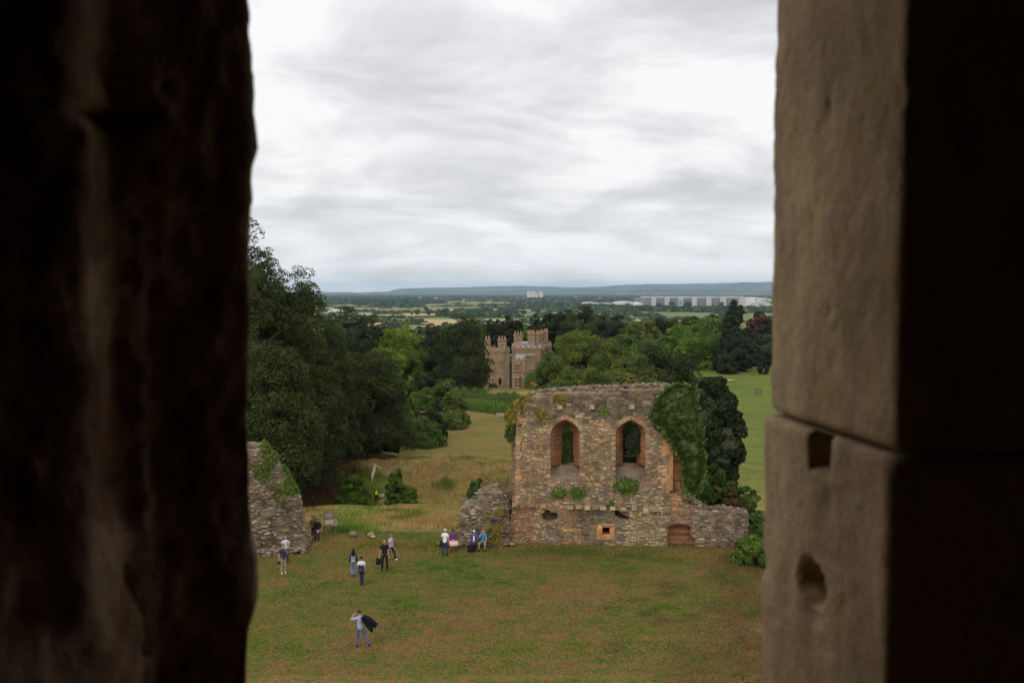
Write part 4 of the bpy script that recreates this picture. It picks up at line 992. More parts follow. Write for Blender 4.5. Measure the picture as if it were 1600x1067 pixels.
def surf_plants(name, srf, regions, label, n, leaf, pl, seed, Y0):
    """weeds growing over a rubble ruin: scattered on its own surface"""
    xs, zz_, m_, yf = srf; rng = np.random.default_rng(seed); P = np.array([(D(a, b, Y0).x, D(a, b, Y0).z) for a, b in regions]); pts = []
    while len(pts) < n:
        q = rng.uniform(P.min(0), P.max(0), (n, 2)); q = q[inside(P, q[:,0], q[:,1])]
        for a, b in q:
            if mn.noise(Vector((a*1.4, b*1.4, seed))) > -.12: pts.append((a, b))
    pts = np.array(pts[:n]); yy = []
    for a, b in pts:
        i = min(max(int((b-zz_[0])/.10), 0), len(zz_)-1); j = min(max(int((a-xs[0])/.10), 0), len(xs)-1)
        yy.append(yf[i, j] if m_[i, j] else Y0+1.2)
    pos = np.stack([pts[:,0], np.array(yy)-.05-rng.random(n)*.2, pts[:,1]+rng.random(n)*.15], -1); N = np.stack([rng.normal(size=n)*.5, -np.ones(n), .8+rng.normal(size=n)*.4], -1); N /= np.linalg.norm(N, axis=1)[:,None]
    V, F = quads(pos, N, leaf*rng.uniform(.6,1.3,n), .45, rng); cols = np.array(palette(pl)); cc = cols[rng.integers(0, len(cols), n)]*rng.uniform(.7,1.2,n)[:,None]
    c0 = pos.mean(0); o = mesh_np(name, V-c0, F, M_LEAF, None, col=cc); o.location = c0; tag(o, label, 'plant'); return o
surf_plants('wall_plant', slope_s, [(400,700),(418,708),(432,734),(444,750),(456,770),(455,800),(440,790),(430,770),(408,750),(392,725)], 'weeds and grass spread over the face of the sloping ruin', 1300, .10, 'olive', 51, 58.0)
surf_plants('wall_plant', slope_s, [(404,692),(418,704),(430,722),(446,744),(462,776),(456,782),(440,760),(424,736),(412,716),(402,702)], 'leafy plants along the sloping top edge of the far left ruin', 900, .11, 'grn', 52, 58.0)
surf_plants('wall_plant', stub_s, [(756,800),(790,790),(798,830),(790,850),(760,852),(752,830)], 'weedy patch on the low rubble stub', 500, .10, 'autumn', 53, 59.6)

# long grass, bracken and lawn turf: nobody could count the blades
def blades(name, label, n, sampler, hgt, wid, cols, seed, lean=.35, clumpy=0.0):
    rng = np.random.default_rng(seed); pts = sampler(rng, n); n = len(pts)
    z = Hb(pts[:,0], pts[:,1]); B = np.stack([pts[:,0], pts[:,1], z-.03], -1)
    h_ = hgt*rng.uniform(.5, 1.2, n); a = rng.random(n)*2*np.pi; l = rng.random(n)*lean*h_
    tip = B+np.stack([np.cos(a)*l, np.sin(a)*l, h_], -1); s = np.stack([np.ones(n)*wid/2, rng.normal(size=n)*wid*.2, 0*a], -1)
    V = np.stack([B-s, B+s, tip], 1).reshape(-1, 3); F = np.arange(n*3).reshape(n, 3)
    cols = np.array(cols); big = vnoise(pts[:,0], pts[:,1], 3.5, seed)+.6*vnoise(pts[:,0], pts[:,1], 1.2, seed+3)
    ci = np.clip(((big+.55+rng.normal(size=n)*.22)/1.1*len(cols)).astype(int), 0, len(cols)-1)
    cc = cols[ci]*rng.uniform(.75, 1.25, n)[:,None]
    o = mesh_np(name, V, F, M_GRASS, None, col=cc); tag(o, label, 'grass', kind='stuff'); return o
def samp_px(rects, dens=None):
    """sample the ground inside photo-pixel polygons"""
    def f(rng, n):
        out = []
        for pg, fr in rects:
            P = np.array([onz_t(*p)[:2] for p in pg]); k = int(n*fr); got = 0
            while got < k:
                q = rng.uniform(P.min(0), P.max(0), (k, 2)); q = q[inside(P, q[:,0], q[:,1])]; nz_ = vnoise(q[:,0], q[:,1], 2.2, 4.0); q = q[rng.random(len(q)) < np.clip(.65+nz_*1.2, .08, 1)]
                q = q[:k-got]; got += len(q); out.append(q+rng.normal(size=q.shape)*[.8, .5])
        return np.concatenate(out)
    return f
dry = [shade(c, 1.7) for c in ((90,98,44),(118,112,56),(148,132,78),(166,148,98),(146,118,76))]
PATHL = np.array([onz_t(*p)[:2] for p in ((505,846),(524,812),(556,808),(578,803),(592,790),(596,775),(599,758),(605,744),(612,735))])
def samp_mound(rng, n):
    y = 64.6+57*rng.random(n*2)**.9; x = -(.245*rng.random(n*2)-.004)*y
    nz_ = vnoise(x, y, 2.4, 4.0); d = np.full(n*2, 9.)
    for i in range(1, len(PATHL)):
        A_, B_ = PATHL[i-1], PATHL[i]; L = ((B_-A_)**2).sum(); t = np.clip(((x-A_[0])*(B_[0]-A_[0])+(y-A_[1])*(B_[1]-A_[1]))/L, 0, 1); d = np.minimum(d, np.hypot(x-A_[0]-t*(B_[0]-A_[0]), y-A_[1]-t*(B_[1]-A_[1])))
    bare = np.exp(-((x+31)/13)**4-((y-107)/19)**4)
    ok = (rng.random(n*2) < np.clip(.6+nz_*1.3, .1, 1)) & (d > .75+.5*nz_) & (rng.random(n*2) > bare*.85) & ((x < -1.2) | (y > 66))
    return np.stack([x, y], -1)[ok]
blades('long_grass', 'long dry straw and green grass over the mound behind the lawn', 125000, samp_mound, .42, .06, dry, 5)
blades('bracken', 'brown dead bracken filling the ditch left of the path', 26000, samp_px([([(462,800),(466,770),(470,730),(540,724),(560,745),(530,790),(480,812)], 1.0)]), .5, .06, [shade(c, 1.3) for c in ((84,58,40),(104,72,48),(72,52,36),(116,92,56))], 6)
blades('grass_verge', 'rough grass strip along the foot of the ruined walls', 10000, samp_px([([(400,856),(480,850),(480,858),(400,866)], .2), ([(480,846),(790,850),(790,858),(480,856)], .35), ([(788,856),(1170,862),(1170,876),(1090,876),(788,864)], .45)]), .22, .045, [shade(c, 1.7) for c in ((80,92,36),(96,100,44),(116,104,54),(134,112,68))], 7)
blades('leafy_weeds', 'bright green leafy weeds beside the path', 14000, samp_px([([(505,796),(560,784),(592,790),(580,808),(540,812),(500,808)], .6), ([(525,812),(560,815),(560,832),(528,830)], .2), ([(560,745),(600,745),(600,775),(570,785)], .2)]), .45, .14, [shade(c, 1.7) for c in ((84,104,38),(104,120,48),(116,128,60))], 8)
def samp_lawn(rng, n):
    y = 39+24.5*rng.random(n)**.9; x = (rng.random(n)*2-1)*.32*y; ok = x < 12+(y-44)*.3
    return np.stack([x, y], -1)[ok]
blades('lawn_turf', 'short uneven turf covering the courtyard', 190000, samp_lawn, .085, .055, [shade(c, 1.6) for c in ((64,84,30),(88,104,38),(104,104,48),(128,108,64),(110,88,58))], 9, lean=1.0)
def samp_edge(rng, n):
    y = 34+28*rng.random(n); x = 12.2+(y-44)*.3+rng.random(n)*6.5-1.6+1.2*rng.normal(size=n)
    return np.stack([x, y], -1)[vnoise(x, y, .9, 2.) > -.25]
blades('bank_grass', 'dry and green tussocks on the bank at the right lawn edge', 20000, samp_edge, .17, .05, [shade(c, 1.5) for c in ((70,88,36),(100,90,50),(130,98,66),(112,80,58),(96,72,54))], 10)

# ---------------------------------------------------------------- the far plain
def ground_pt(px, py):
    a, b = ray(px, py); Y = (CAMZ+42)/-b; return Vector((a*Y, Y, -42))
def clumps(name, label, cen, sz, nper, leafk, cols, seed, cat='trees'):
    rng = np.random.default_rng(seed); cen = np.array(cen); sz = np.array(sz); n = len(cen)
    k = np.repeat(np.arange(n), nper); m_ = len(k); d = rng.normal(size=(m_, 3)); d[:,2] = np.abs(d[:,2])*.8; d /= np.linalg.norm(d, axis=1)[:,None]
    P = cen[k]+d*sz[k][:,None]*np.array([1.25, 1.25, .95])*rng.uniform(.75, 1.05, m_)[:,None]; N = d+rng.normal(size=(m_, 3))*.3; N /= np.linalg.norm(N, axis=1)[:,None]
    V, F = quads(P, N, sz[k]*leafk*rng.uniform(.7, 1.3, m_), .8, rng); cols = np.array(cols)
    cc = cols[rng.integers(0, len(cols), n)][k]*(rng.uniform(.7, 1.25, n)[k]*rng.uniform(.85, 1.15, m_))[:,None]
    o = mesh_np(name, V, F, M_LEAF, None, col=cc); tag(o, label, cat, kind='stuff')
FC = [shade(c, 1.5) for c in ((58,70,42),(66,80,44),(50,62,40),(76,88,50))]
rng = np.random.default_rng(77)
cen, sz = [], []
# woods: denser with distance
Yv = 1500*(12500/1500)**rng.random(60000); tv = (rng.random(60000)*2-1)*.42
nz_ = np.array([mn.noise(Vector((t*9, math.log(y)*7, 2)))+.55*mn.noise(Vector((t*30, math.log(y)*22, 5))) for t, y in zip(tv, Yv)])
thr = np.interp(Yv, [1500, 3300, 4200, 5500, 8000, 13000], [.75, .62, .34, .05, -.10, -.15])
k = nz_ > thr
for t, y in zip(tv[k][:13000], Yv[k][:13000]): cen.append((t*y, y, -42+rng.random()*3)); sz.append(7+y*.0009+rng.random()*5)
for px, py, w, h, n in ((632,477,22,3,260),(600,476,30,2,120),(1090,485,100,1.5,420),(1000,484,60,1.5,160),(560,466,70,2,200),(850,478,50,1.5,160),(905,479,60,1.2,120),(1160,487,60,1.5,160)):
    for _ in range(n):
        p = ground_pt(px+rng.normal()*w*.5, py+rng.normal()*h*.5); cen.append(tuple(p)); sz.append(8+rng.random()*6)
clumps('distant_woods', 'blue-green woods scattered over the far plain', cen, sz, 16, .55, FC, 4)
# hedgerows along the fields
cen, sz = [], []
for i in range(150):
    r_ = rng.random(); py = 476+46*r_**1.3; px = 470+rng.random()*760; L = rng.uniform(20, 150); sl = rng.normal()*.012
    if rng.random() < .12: sl = rng.choice([-1, 1])*rng.uniform(.15, .5); L *= .2
    m_ = int(L*1.3)+4
    for j in range(m_):
        t = (j+rng.random())/m_
        if mn.noise(Vector((t*L*.05, i*3.1, 0))) < -.28: continue
        p = ground_pt(px+(t-.5)*L, py+sl*(t-.5)*L+mn.noise(Vector((t*L*.03, i, 4)))*.5); cen.append(tuple(p)); sz.append((rng.uniform(1.2, 2.6) if rng.random() < .93 else rng.uniform(4, 6))*(1+p.y/6000))
clumps('hedgerows', 'thin dark hedgerows dividing the far fields', cen, sz, 12, .7, FC, 5, 'hedges')
# single trees in the fields
ft = [(652,491.5,5,'field tree furthest left in the row on the pale fields'),(670,492,5.5,'field tree second from left in the row on the pale fields'),(685,491.5,5,'field tree third from left in the row on the pale fields'),(697,491.5,5.5,'field tree just left of the large rounded tree top'),
      (665,484.5,3.5,'lone tree standing alone in the middle of the tan field'),(585,497,5,'field tree above the lime-green tree'),(794,492,6,'dark field tree right above the conifers'),(818,491,4.5,'small field tree above the mansion chimneys'),
      (738,494,4,'field tree right of the large rounded tree'),(750,495,3.5,'small field tree in the hedge behind the conifers'),(1030,481,5,'tree in front of the left bays of the factory'),(1050,481.5,6,'tree in front of the factory beside its dark doorway'),(1074,482,6.5,'dark tree under the factory doorway'),
      (1127,483,6,'round tree before the factory right half'),(562,478,4,'tree at the left edge of the tan field'),(840,493,5,'field tree left of the central wood')]
for i, (px, py, r_, lb) in enumerate(ft):
    p = ground_pt(px, py); s = r_*p.y/FPX; V, F, c = crown_arrays(s, s*1.7, 'round', 420, s*.16, [shade(q, 1.6) for q in ((56,70,42),(66,82,46))], 60+i, .35)
    root = empty('field_tree', tuple(p)); tag(root, lb, 'tree', 'single trees on the far fields'); V[:,2] += s*.15
    V1, F1, c1 = core_arrays(s, s*1.7, 'round', shade((56,70,42), 1.6), i)
    mesh_np('crown', np.concatenate([V, V1]), np.concatenate([F, F1+len(V)]), M_LEAF, root, col=np.concatenate([c, c1]))
    mb = MB(); mb.tube([(0,0,-1),(0,0,s*.8)], [s*.07, s*.04]); mb.build('trunk', M_BARK, root)

M_PALE = plain('pale_cladding', lin(206,206,204), .6, .3, .05, .02); M_GREYC = plain('grey_cladding', lin(138,138,144), .6, .3, .05, .02)
M_WHITE = plain('white_cladding', lin(235,235,230), .5, .3, .04, .02); M_CREAM = plain('cream_cladding', lin(206,200,182), .6, .3, .05, .02)
M_DARK = plain('doorway_dark', (.02,.025,.03), .25, .5, .2, .05); M_BLUE = plain('blue_sign', lin(40,70,150), .5, .3, .05, 1.)
M_TOWN = stone_mat('far_houses', .02, .1)
def pbox(mb, px0, px1, pt, pb_, Y, dep_, zb=None, col=None):
    a = D(px0, pt, Y); b = D(px1, pb_, Y); zb = b.z if zb is None else zb
    mb.box(((a.x+b.x)/2, Y+dep_/2, (a.z+zb)/2), (b.x-a.x, dep_, a.z-zb), 0, col)
def rooted(name, objs, label, cat, group=None):
    o0 = objs[0]; vs = [v.co for v in o0.data.vertices]; c = sum(vs, Vector())/len(vs); c.z = min(v.z for v in vs)
    r = empty(name, tuple(c)); tag(r, label, cat, group)
    for o in objs:
        if o.parent is None: parented(o, r)
    return r
FY = 3450
fx_ = lambda v: 850+v/4.444
mb = MB(); pbox(mb, fx_(698), fx_(1400), 465.4, 481, FY, 300, -42.4); hangar = mb.build('grey_wall_panel', M_GREYC)
obs = [hangar]
for a, b in ((748,778),(840,872),(935,966),(1030,1062),(1130,1162),(1228,1264),(1358,1398)):
    mb = MB(); pbox(mb, fx_(a), fx_(b), 463.6, 481, FY-14, 306, -42.4); obs.append(mb.build('light_bay', M_PALE))
mb = MB(); pbox(mb, fx_(1398), fx_(1440), 465.2, 481, FY-10, 300, -42.4); obs.append(mb.build('light_bay', M_WHITE))
mb = MB(); pbox(mb, fx_(748), fx_(1400), 464.1, 465.4, FY+30, 200, D(1050, 465.6, FY).z-1); obs.append(mb.build('roof_edge', M_CREAM))
mb = MB(); pbox(mb, fx_(980), fx_(1020), 473.5, 480.5, FY-3, 20, -42.4); obs.append(mb.build('doorway', M_DARK))  # near-black box painted for the shade inside the open doorway
mb = MB(); pbox(mb, fx_(943), fx_(951), 473.0, 475.2, FY-18, 4); obs.append(mb.build('blue_logo', M_BLUE)); mb = MB(); pbox(mb, fx_(940), fx_(960), 469.3, 470.0, FY-18, 4); obs.append(mb.build('blue_lettering', M_BLUE))
rooted('factory_hall', obs, 'huge long factory hall with alternating grey walls and pale bays on the plain', 'factory')
def shed(px0, px1, pt, pb_, Y, mat, label, dep_=120, roofk=.35):
    a = D(px0, pt, Y); b = D(px1, pb_, Y); zb = b.z-.5; hh = a.z-zb; mb = MB(); x0, x1 = a.x, b.x; n = 8; vs = []
    for y_ in (Y, Y+dep_):
        vs += [(x0, y_, zb)]+[(x0+(x1-x0)*j/n, y_, zb+hh*(1-roofk)+hh*roofk*math.sin(math.pi*j/n)) for j in range(n+1)]+[(x1, y_, zb)]
    m_ = n+3; fs = [tuple(range(m_))[::-1], tuple(range(m_, 2*m_))]+[(j, j+1, m_+j+1, m_+j) for j in range(m_-1)]
    mb.add(vs, fs); w = mb.build('shed_shell', mat)
    mb = MB(); mb.box(((x0+x1)/2, Y-.6, zb+hh*.25), ((x1-x0)*.2, 1, hh*.5)); d_ = mb.build('door', M_GREYC)
    return rooted('storage_shed', [w, d_], label, 'industrial shed')
shed(908, 940, 472.2, 477.5, 3900, M_WHITE, 'low pale shed furthest left of the factory')
shed(962, 1000, 470.8, 476, 3800, M_WHITE, 'long white-roofed shed just left of the factory')
shed(940, 964, 473.4, 476.4, 3850, M_PALE, 'low grey shed between the two pale sheds left of the factory')
shed(996, 1004, 472.5, 480, 3440, M_WHITE, 'small white block touching the left end of the factory')
shed(1174, 1188, 464.6, 470, 3700, M_WHITE, 'white curved-roof hangar behind the right end of the factory')
shed(1174, 1204, 470.0, 480.3, 3430, M_PALE, 'pale sloping-roofed hall at the right end of the factory')
shed(1191, 1206, 465.8, 471, 3800, M_CREAM, 'cream block far right beside the jamb on the plain')
shed(512, 524, 484.2, 487.2, 2300, M_WHITE, 'small white-roofed shed just above the dark left trees')
shed(960, 990, 457.6, 459.8, 13300, M_PALE, 'far pale row of sheds on the left below the hills', 300)
shed(992, 1062, 458.2, 460.4, 13250, M_WHITE, 'long white row of far sheds below the hills', 300)
for (a, b, t, lb) in ((823.5,829.5,455.2,'leftmost white tower block far away on the skyline'),(830.5,836.5,455.5,'middle white tower block far away on the skyline'),(842.5,848.5,455.2,'rightmost white tower block standing slightly apart on the skyline'),(837,841,458.0,'lower white block between the far tower blocks')):
    mb = MB(); pbox(mb, a, b, t, 463, 9000, 45, -43); w = mb.build('wall', M_WHITE)
    mb = MB(); A = D(a, t, 9000); B = D(b, t, 9000)
    for j in range(5): mb.box(((A.x+B.x)/2, 8999.3, A.z-7-j*7), ((B.x-A.x)*.8, 1.0, 1.6))
    w2 = mb.build('window_band', M_GREYC); rooted('tower_block', [w, w2], lb, 'tower block', 'white tower blocks on the skyline')
mb = MB(); rr = random.Random(9)
TC = [lin(150,136,120), lin(120,100,86), lin(190,186,178), lin(130,120,108), lin(150,120,104), lin(120,96,84), lin(100,100,90)]
for i in range(900):
    Y_ = 4800*(13000/4800)**(rr.random()**.8); t_ = rr.uniform(-.25, .32)
    if mn.noise(Vector((t_*11, math.log(Y_)*5, 8))) < .02+.1*(t_ < 0): continue
    w_ = rr.uniform(10, 26); h_ = rr.uniform(3, 6)+Y_*.0007; mb.box((t_*Y_, Y_, -42+h_), (w_, 14, h_*2), rr.uniform(-.5,.5), rr.choice(TC))
o = mb.build('distant_town', M_TOWN); tag(o, 'specks of houses of a far town spread below the hills', 'town', kind='stuff')

# ---------------------------------------------------------------- the stone mansion
M_SAND = stone_mat('mansion_sandstone', .5, .3); M_LEAD = plain('lead_roof', lin(150,152,156), .5, .4, .15, .6)
M_GLASS = plain('window_glass', (.018,.02,.024), .12, .6, .2, .5); M_SURR = plain('pale_stone_surround', lin(190,158,124,1.2), .8, .2, .12, 1.)
MYB = 290.0; MZ = D(800, 609.5, MYB).z
S1, S2, S3 = lin(150,128,102,1.45), lin(130,114,96,1.4), lin(148,122,96,1.4)
mz = lambda py, Y=MYB: D(800, py, Y).z
mx = lambda px, Y=MYB: D(px, 560, Y).x
def crenel(mb, x0, x1, y0, y1, z, col, mer=.9, h_=.55, t_=.45):
    """battlements round a rectangle's top: parapet course plus merlons"""
    for (a, b, c_, d_) in ((x0, x1, y0, y0+t_), (x0, x1, y1-t_, y1), (x0, x0+t_, y0+t_+.003, y1-t_-.003), (x1-t_, x1, y0+t_+.003, y1-t_-.003)):
        mb.box(((a+b)/2, (c_+d_)/2, z+.25), (b-a, d_-c_, .5), 0, col); L = max(b-a, d_-c_); n = max(1, int(L/(mer*1.9)))
        for k in range(n):
            f = (k+.5)/n
            if b-a > d_-c_: mb.box((a+L*f, (c_+d_)/2, z+.5+h_/2), (mer, t_*.98, h_), 0, col)
            else: mb.box(((a+b)/2, c_+L*f, z+.5+h_/2), (t_*.98, mer, h_), 0, col)
mansion = empty('stone_mansion', (mx(800), MYB, MZ)); tag(mansion, 'battlemented sandstone mansion with many chimneys among the trees', 'mansion')
def mpart(name, fn, mat=None):
    mb = MB(); fn(mb); return parented(mb.build(name, mat or M_SAND), mansion)
def blockm(name, px0, px1, ptop, Yf, dep_, col, cren=True, zb=None, mer=.9):
    x0, x1 = mx(px0, Yf), mx(px1, Yf); zt = mz(ptop, Yf); zb_ = (MZ-1.5) if zb is None else zb
    def f(mb):
        mb.box(((x0+x1)/2, Yf+dep_/2, (zt+zb_)/2), (x1-x0, dep_, zt-zb_), 0, col)
        mb.box(((x0+x1)/2, Yf+dep_/2, zt-.25), (x1-x0+.35, dep_+.35, .3), 0, tuple(c*1.1 for c in col))
        if cren: crenel(mb, x0-.05, x1+.05, Yf-.05, Yf+dep_+.05, zt+.003, col, mer)
    return mpart(name, f)
blockm('wall', 765, 789, 549, 290, 13, S1)
blockm('turret', 789.2, 796, 548, 289.2, 3.5, S2, mer=.6)
blockm('wall', 796.2, 800, 556, 291.2, 9, S2, False)
bay = blockm('bay', 799.8, 821.5, 564, 289.0, 7, S1, True, mer=.7)
blockm('tower', 821.8, 835.5, 555, 288.6, 8, S2, False)
blockm('wall', 800, 852, 545, 300, 16, S3)
blockm('wall', 835, 862, 541.5, 306, 16, S2)
blockm('turret', 841, 844.2, 575, 287.5, 2, S1, False)
def basal(mb):
    mb.box((mx(808), 287.4, MZ+.1), (mx(824)-mx(791), 3.2, 1.1), 0, S2); mb.box((mx(808), 285.4, MZ-.2), (mx(822)-mx(793), 1.2, .7), 0, S2)
mpart('entrance_step', basal)
def roofs(mb):
    # sloping lead roofs seen over the parapets
    for (p0, p1, t0, t1, Y0, Y1) in ((800,846,542.5,537,301,315),(801,818,559.5,555,297,299.5),(806,823,562,553.5,290.2,295.5),(772,787,549,545,291,301),(816,828,537,533.5,310,320)):
        a, b = mx(p0, Y0), mx(p1, Y0); z0_, z1_ = mz(t0, Y0), mz(t1, Y1); vs = [(a, Y0, z0_), (b, Y0, z0_), (b, Y1, z1_), (a, Y1, z1_), (a, Y0, z0_-.5), (b, Y0, z0_-.5), (b, Y1, z1_-3), (a, Y1, z1_-3)]
        mb.add(vs, [(0,1,2,3),(0,4,5,1),(1,5,6,2),(3,2,6,7),(0,3,7,4),(4,7,6,5)])
mpart('roof', roofs, M_LEAD)
for (p0, p1, pt, pb_, Y, n) in ((757.5,766,531,556,297,2),(778,791,531,548,299,3),(803,816,523.5,541,308,3),(824.5,836,521.5,542,312,4),(838,843,522,540,318,2),(844,849,520.5,540,320,2),(850,856,519,540,322,2)):
    x0, x1 = mx(p0, Y), mx(p1, Y); zt, zb_ = mz(pt, Y), mz(pb_, Y)-3
    def f(mb):
        mb.box(((x0+x1)/2, Y+1.2, (zt+zb_)/2), (x1-x0, 2.2, zt-zb_), 0, S1); mb.box(((x0+x1)/2, Y+1.2, zt-.1), (x1-x0+.5, 2.7, .45), 0, S2)
        mb.box(((x0+x1)/2, Y+1.2, zt-1.6), (x1-x0+.3, 2.5, .3), 0, S2)
    ch = mpart('chimney', f)
    for k in range(n):
        xx = x0+(x1-x0)*(k+.5)/n; mb = MB(); mb.tube([(xx, Y+1.2, zt), (xx, Y+1.2, zt+.9), (xx, Y+1.2, zt+1.25)], [.34, .24, .36], 8, lin(196,150,116))
        o = mb.build('chimney_pot', M_SAND, ch); o.matrix_parent_inverse = (ch.matrix_parent_inverse).copy() @ Matrix.Identity(4); o.matrix_parent_inverse = Matrix.Identity(4)
def window(px0, px1, pt, pb_, Yf, nx, nz2, surround=.28):
    x0, x1 = mx(px0, Yf), mx(px1, Yf); z1, z0 = mz(pt, Yf), mz(pb_, Yf); mb = MB(); s = surround; cx_ = (x0+x1)/2; cz = (z0+z1)/2; y_ = Yf-.12
    for c_, d_ in (((x0-s/2, y_, cz), (s, .3, z1-z0+2*s)), ((x1+s/2, y_, cz), (s, .3, z1-z0+2*s)), ((cx_, y_, z1+s/2), (x1-x0-.004, .3, s)), ((cx_, y_-.05, z0-s/2), (x1-x0-.004, .4, s))): mb.box(c_, d_)
    for k in range(1, nx): mb.box((x0+(x1-x0)*k/nx, y_+.02, cz), (.17, .22, z1-z0-.006))
    for k in range(1, nz2): mb.box((cx_, y_+.05, z0+(z1-z0)*k/nz2), (x1-x0-.01, .14, .13))
    w = parented(mb.build('window', M_SURR), mansion); mb = MB(); mb.box((cx_, Yf-.02, cz), (x1-x0, .06, z1-z0)); p = mb.build('pane', M_GLASS, w)
window(803.4, 813.5, 569.5, 578.5, 289.0, 4, 2); window(814.2, 817.2, 569.5, 578.5, 289.0, 2, 2)
window(804.0, 813.0, 589.8, 604.5, 289.0, 4, 3); window(814.0, 817.0, 589.8, 604.5, 289.0, 2, 3)
window(778.4, 780.6, 590.8, 600.5, 290, 1, 1); window(781.9, 784.0, 590.8, 600.5, 290, 1, 1)
window(771.8, 774.6, 573.8, 580.5, 290, 1, 2); window(775.2, 777.0, 573.8, 580.5, 290, 1, 2)
window(768.2, 770.4, 591, 597, 290, 1, 1); window(772.8, 773.9, 560, 564, 290, 1, 1, .2); window(783.0, 784.2, 560, 564, 290, 1, 1, .2)
window(778.6, 780.2, 606, 608.4, 290, 1, 1, .2); window(781.6, 783.4, 606, 608.4, 290, 1, 1, .2); window(831.2, 833.8, 574.8, 576, 288.6, 1, 1, .2)
# climber on the tower, terrace gravel
def facing_ivy(name, px0, px1, pt, Yf, label, n, pl, seed):
    rng = np.random.default_rng(seed); x0, x1 = mx(px0, Yf), mx(px1, Yf); zt = mz(pt, Yf); x = rng.uniform(x0, x1, n); z = MZ+(zt-MZ)*rng.random(n)*(1-.35*((x-(x0+x1)/2)/((x1-x0)/2))**2)
    y = Yf-.3-rng.random(n)*1.3*(1-(z-MZ)/(zt-MZ)*.7); N = np.stack([rng.normal(size=n)*.5, -np.ones(n), .6+rng.normal(size=n)*.4], -1); N /= np.linalg.norm(N, axis=1)[:,None]
    V, F = quads(np.stack([x, y, z], -1)-np.array([(x0+x1)/2, Yf, MZ]), N, .3*rng.uniform(.6,1.3,n), .8, rng); c = np.array(palette(pl)); o = mesh_np(name, V, F, M_LEAF, None, col=c[rng.integers(0, len(c), n)]); o.location = ((x0+x1)/2, Yf, MZ); tag(o, label, 'ivy')
facing_ivy('ivy', 820.5, 840, 581, 288.3, 'green climber covering the lower right tower of the mansion', 2600, 'grn', 3)
facing_ivy('ivy', 764, 776.5, 599, 289.6, 'clipped green hedge against the left foot of the mansion', 1200, 'dark', 4)
mb = MB(); P_ = [onz_t(752, 611.5), onz_t(858, 611.5), onz_t(850, 625), onz_t(735, 630)]
mb.add([(p.x, p.y, 0) for p in P_], [(0,1,2,3)])
bm = bmesh.new(); v_ = [bm.verts.new((p.x, p.y, p.z)) for p in P_]; bm.faces.new(v_); bmesh.ops.subdivide_edges(bm, edges=bm.edges[:], cuts=24, use_grid_fill=True)
for v in bm.verts: v.co.z = H(v.co.x, v.co.y)+.12
me = bpy.data.meshes.new('terrace'); bm.to_mesh(me); bm.free(); me.materials.append(plain('dry_terrace_grass', lin(132,112,72,1.5), .95, .05, .3, .5)); o = bpy.data.objects.new('terrace', me); COL.objects.link(o); tag(o, kind='structure')
# path strip through the mound and the yellow flower bed on the far lawn
def sheet(name, pts, mat, lift, cuts=16, kind='structure', label=None, cat=None, thick=0.):
    P_ = [onz_t(*p) for p in pts]; n = len(P_)//2; bm = bmesh.new(); rows = []
    A_ = P_[:n]; B_ = P_[n:][::-1]
    def res(L, m):
        out = []
        for i in range(len(L)-1):
            for k in range(m): out.append(L[i].lerp(L[i+1], k/m))
        return out+[L[-1]]
    A2, B2 = res(A_, 10), res(B_, 10); g_ = []
    for a, b in zip(A2, B2): g_.append([bm.verts.new(((q := a.lerp(b, k/6)).x, q.y, H(q.x, q.y)+lift+.08*mn.noise(Vector((q.x*.7, q.y*.7, 1))))) for k in range(7)])
    for i in range(len(g_)-1):
        for k in range(6): bm.faces.new((g_[i][k], g_[i][k+1], g_[i+1][k+1], g_[i+1][k]))
    bmesh.ops.recalc_face_normals(bm, faces=bm.faces[:])
    me = bpy.data.meshes.new(name); bm.to_mesh(me); bm.free(); me.materials.append(mat); o = bpy.data.objects.new(name, me); COL.objects.link(o); tag(o, label, cat, kind=kind); return o
M_PATH = plain('trodden_path', lin(132,110,78,1.35), .95, .05, .35, 1.2)
sheet('path', [(524,808),(552,806),(572,800),(588,790),(593,780),(590,766),(594,748),(604,734), (616,734),(606,748),(600,766),(604,782),(596,796),(580,808),(556,813),(524,815)], M_PATH, .10)
sheet('path', [(468,856),(480,852),(490,847),(500,842), (508,846),(500,851),(492,856),(478,861)], M_PATH, .06)
sheet('park_path', [(1095,571),(1130,570),(1170,573.5),(1210,574), (1210,576),(1170,575.5),(1130,572.5),(1095,573.5)], M_PATH, .12)
M_YEL = plain('yellow_flowers', lin(164,164,100,1.2), .9, .05, .3, 1.5)
sheet('flower_bed', [(1098,597),(1112,595.5),(1130,595),(1146,594.5), (1148,595.8),(1132,598),(1114,600),(1098,601)], M_YEL, .35, kind=None, label='pale yellow flower bed on the far green lawn', cat='flower bed')
M_EARTH = plain('bare_earth', lin(96,78,66,1.2), .95, .05, .3, 3.)

# ---------------------------------------------------------------- small things
M_WOOD = plain('weathered_wood', lin(118,100,84,1.5), .85, .15, .3, 5.); M_PANEL = plain('sign_panel', lin(170,164,152), .6, .3, .15, 12.); M_GREYW = plain('silvered_timber', lin(170,158,140,1.3), .85, .15, .2, 3.)
M_STEEL = plain('dark_steel', lin(60,60,62), .5, .4, .1, 3.)
def at_ground(px, py): return onz_t(px, py)
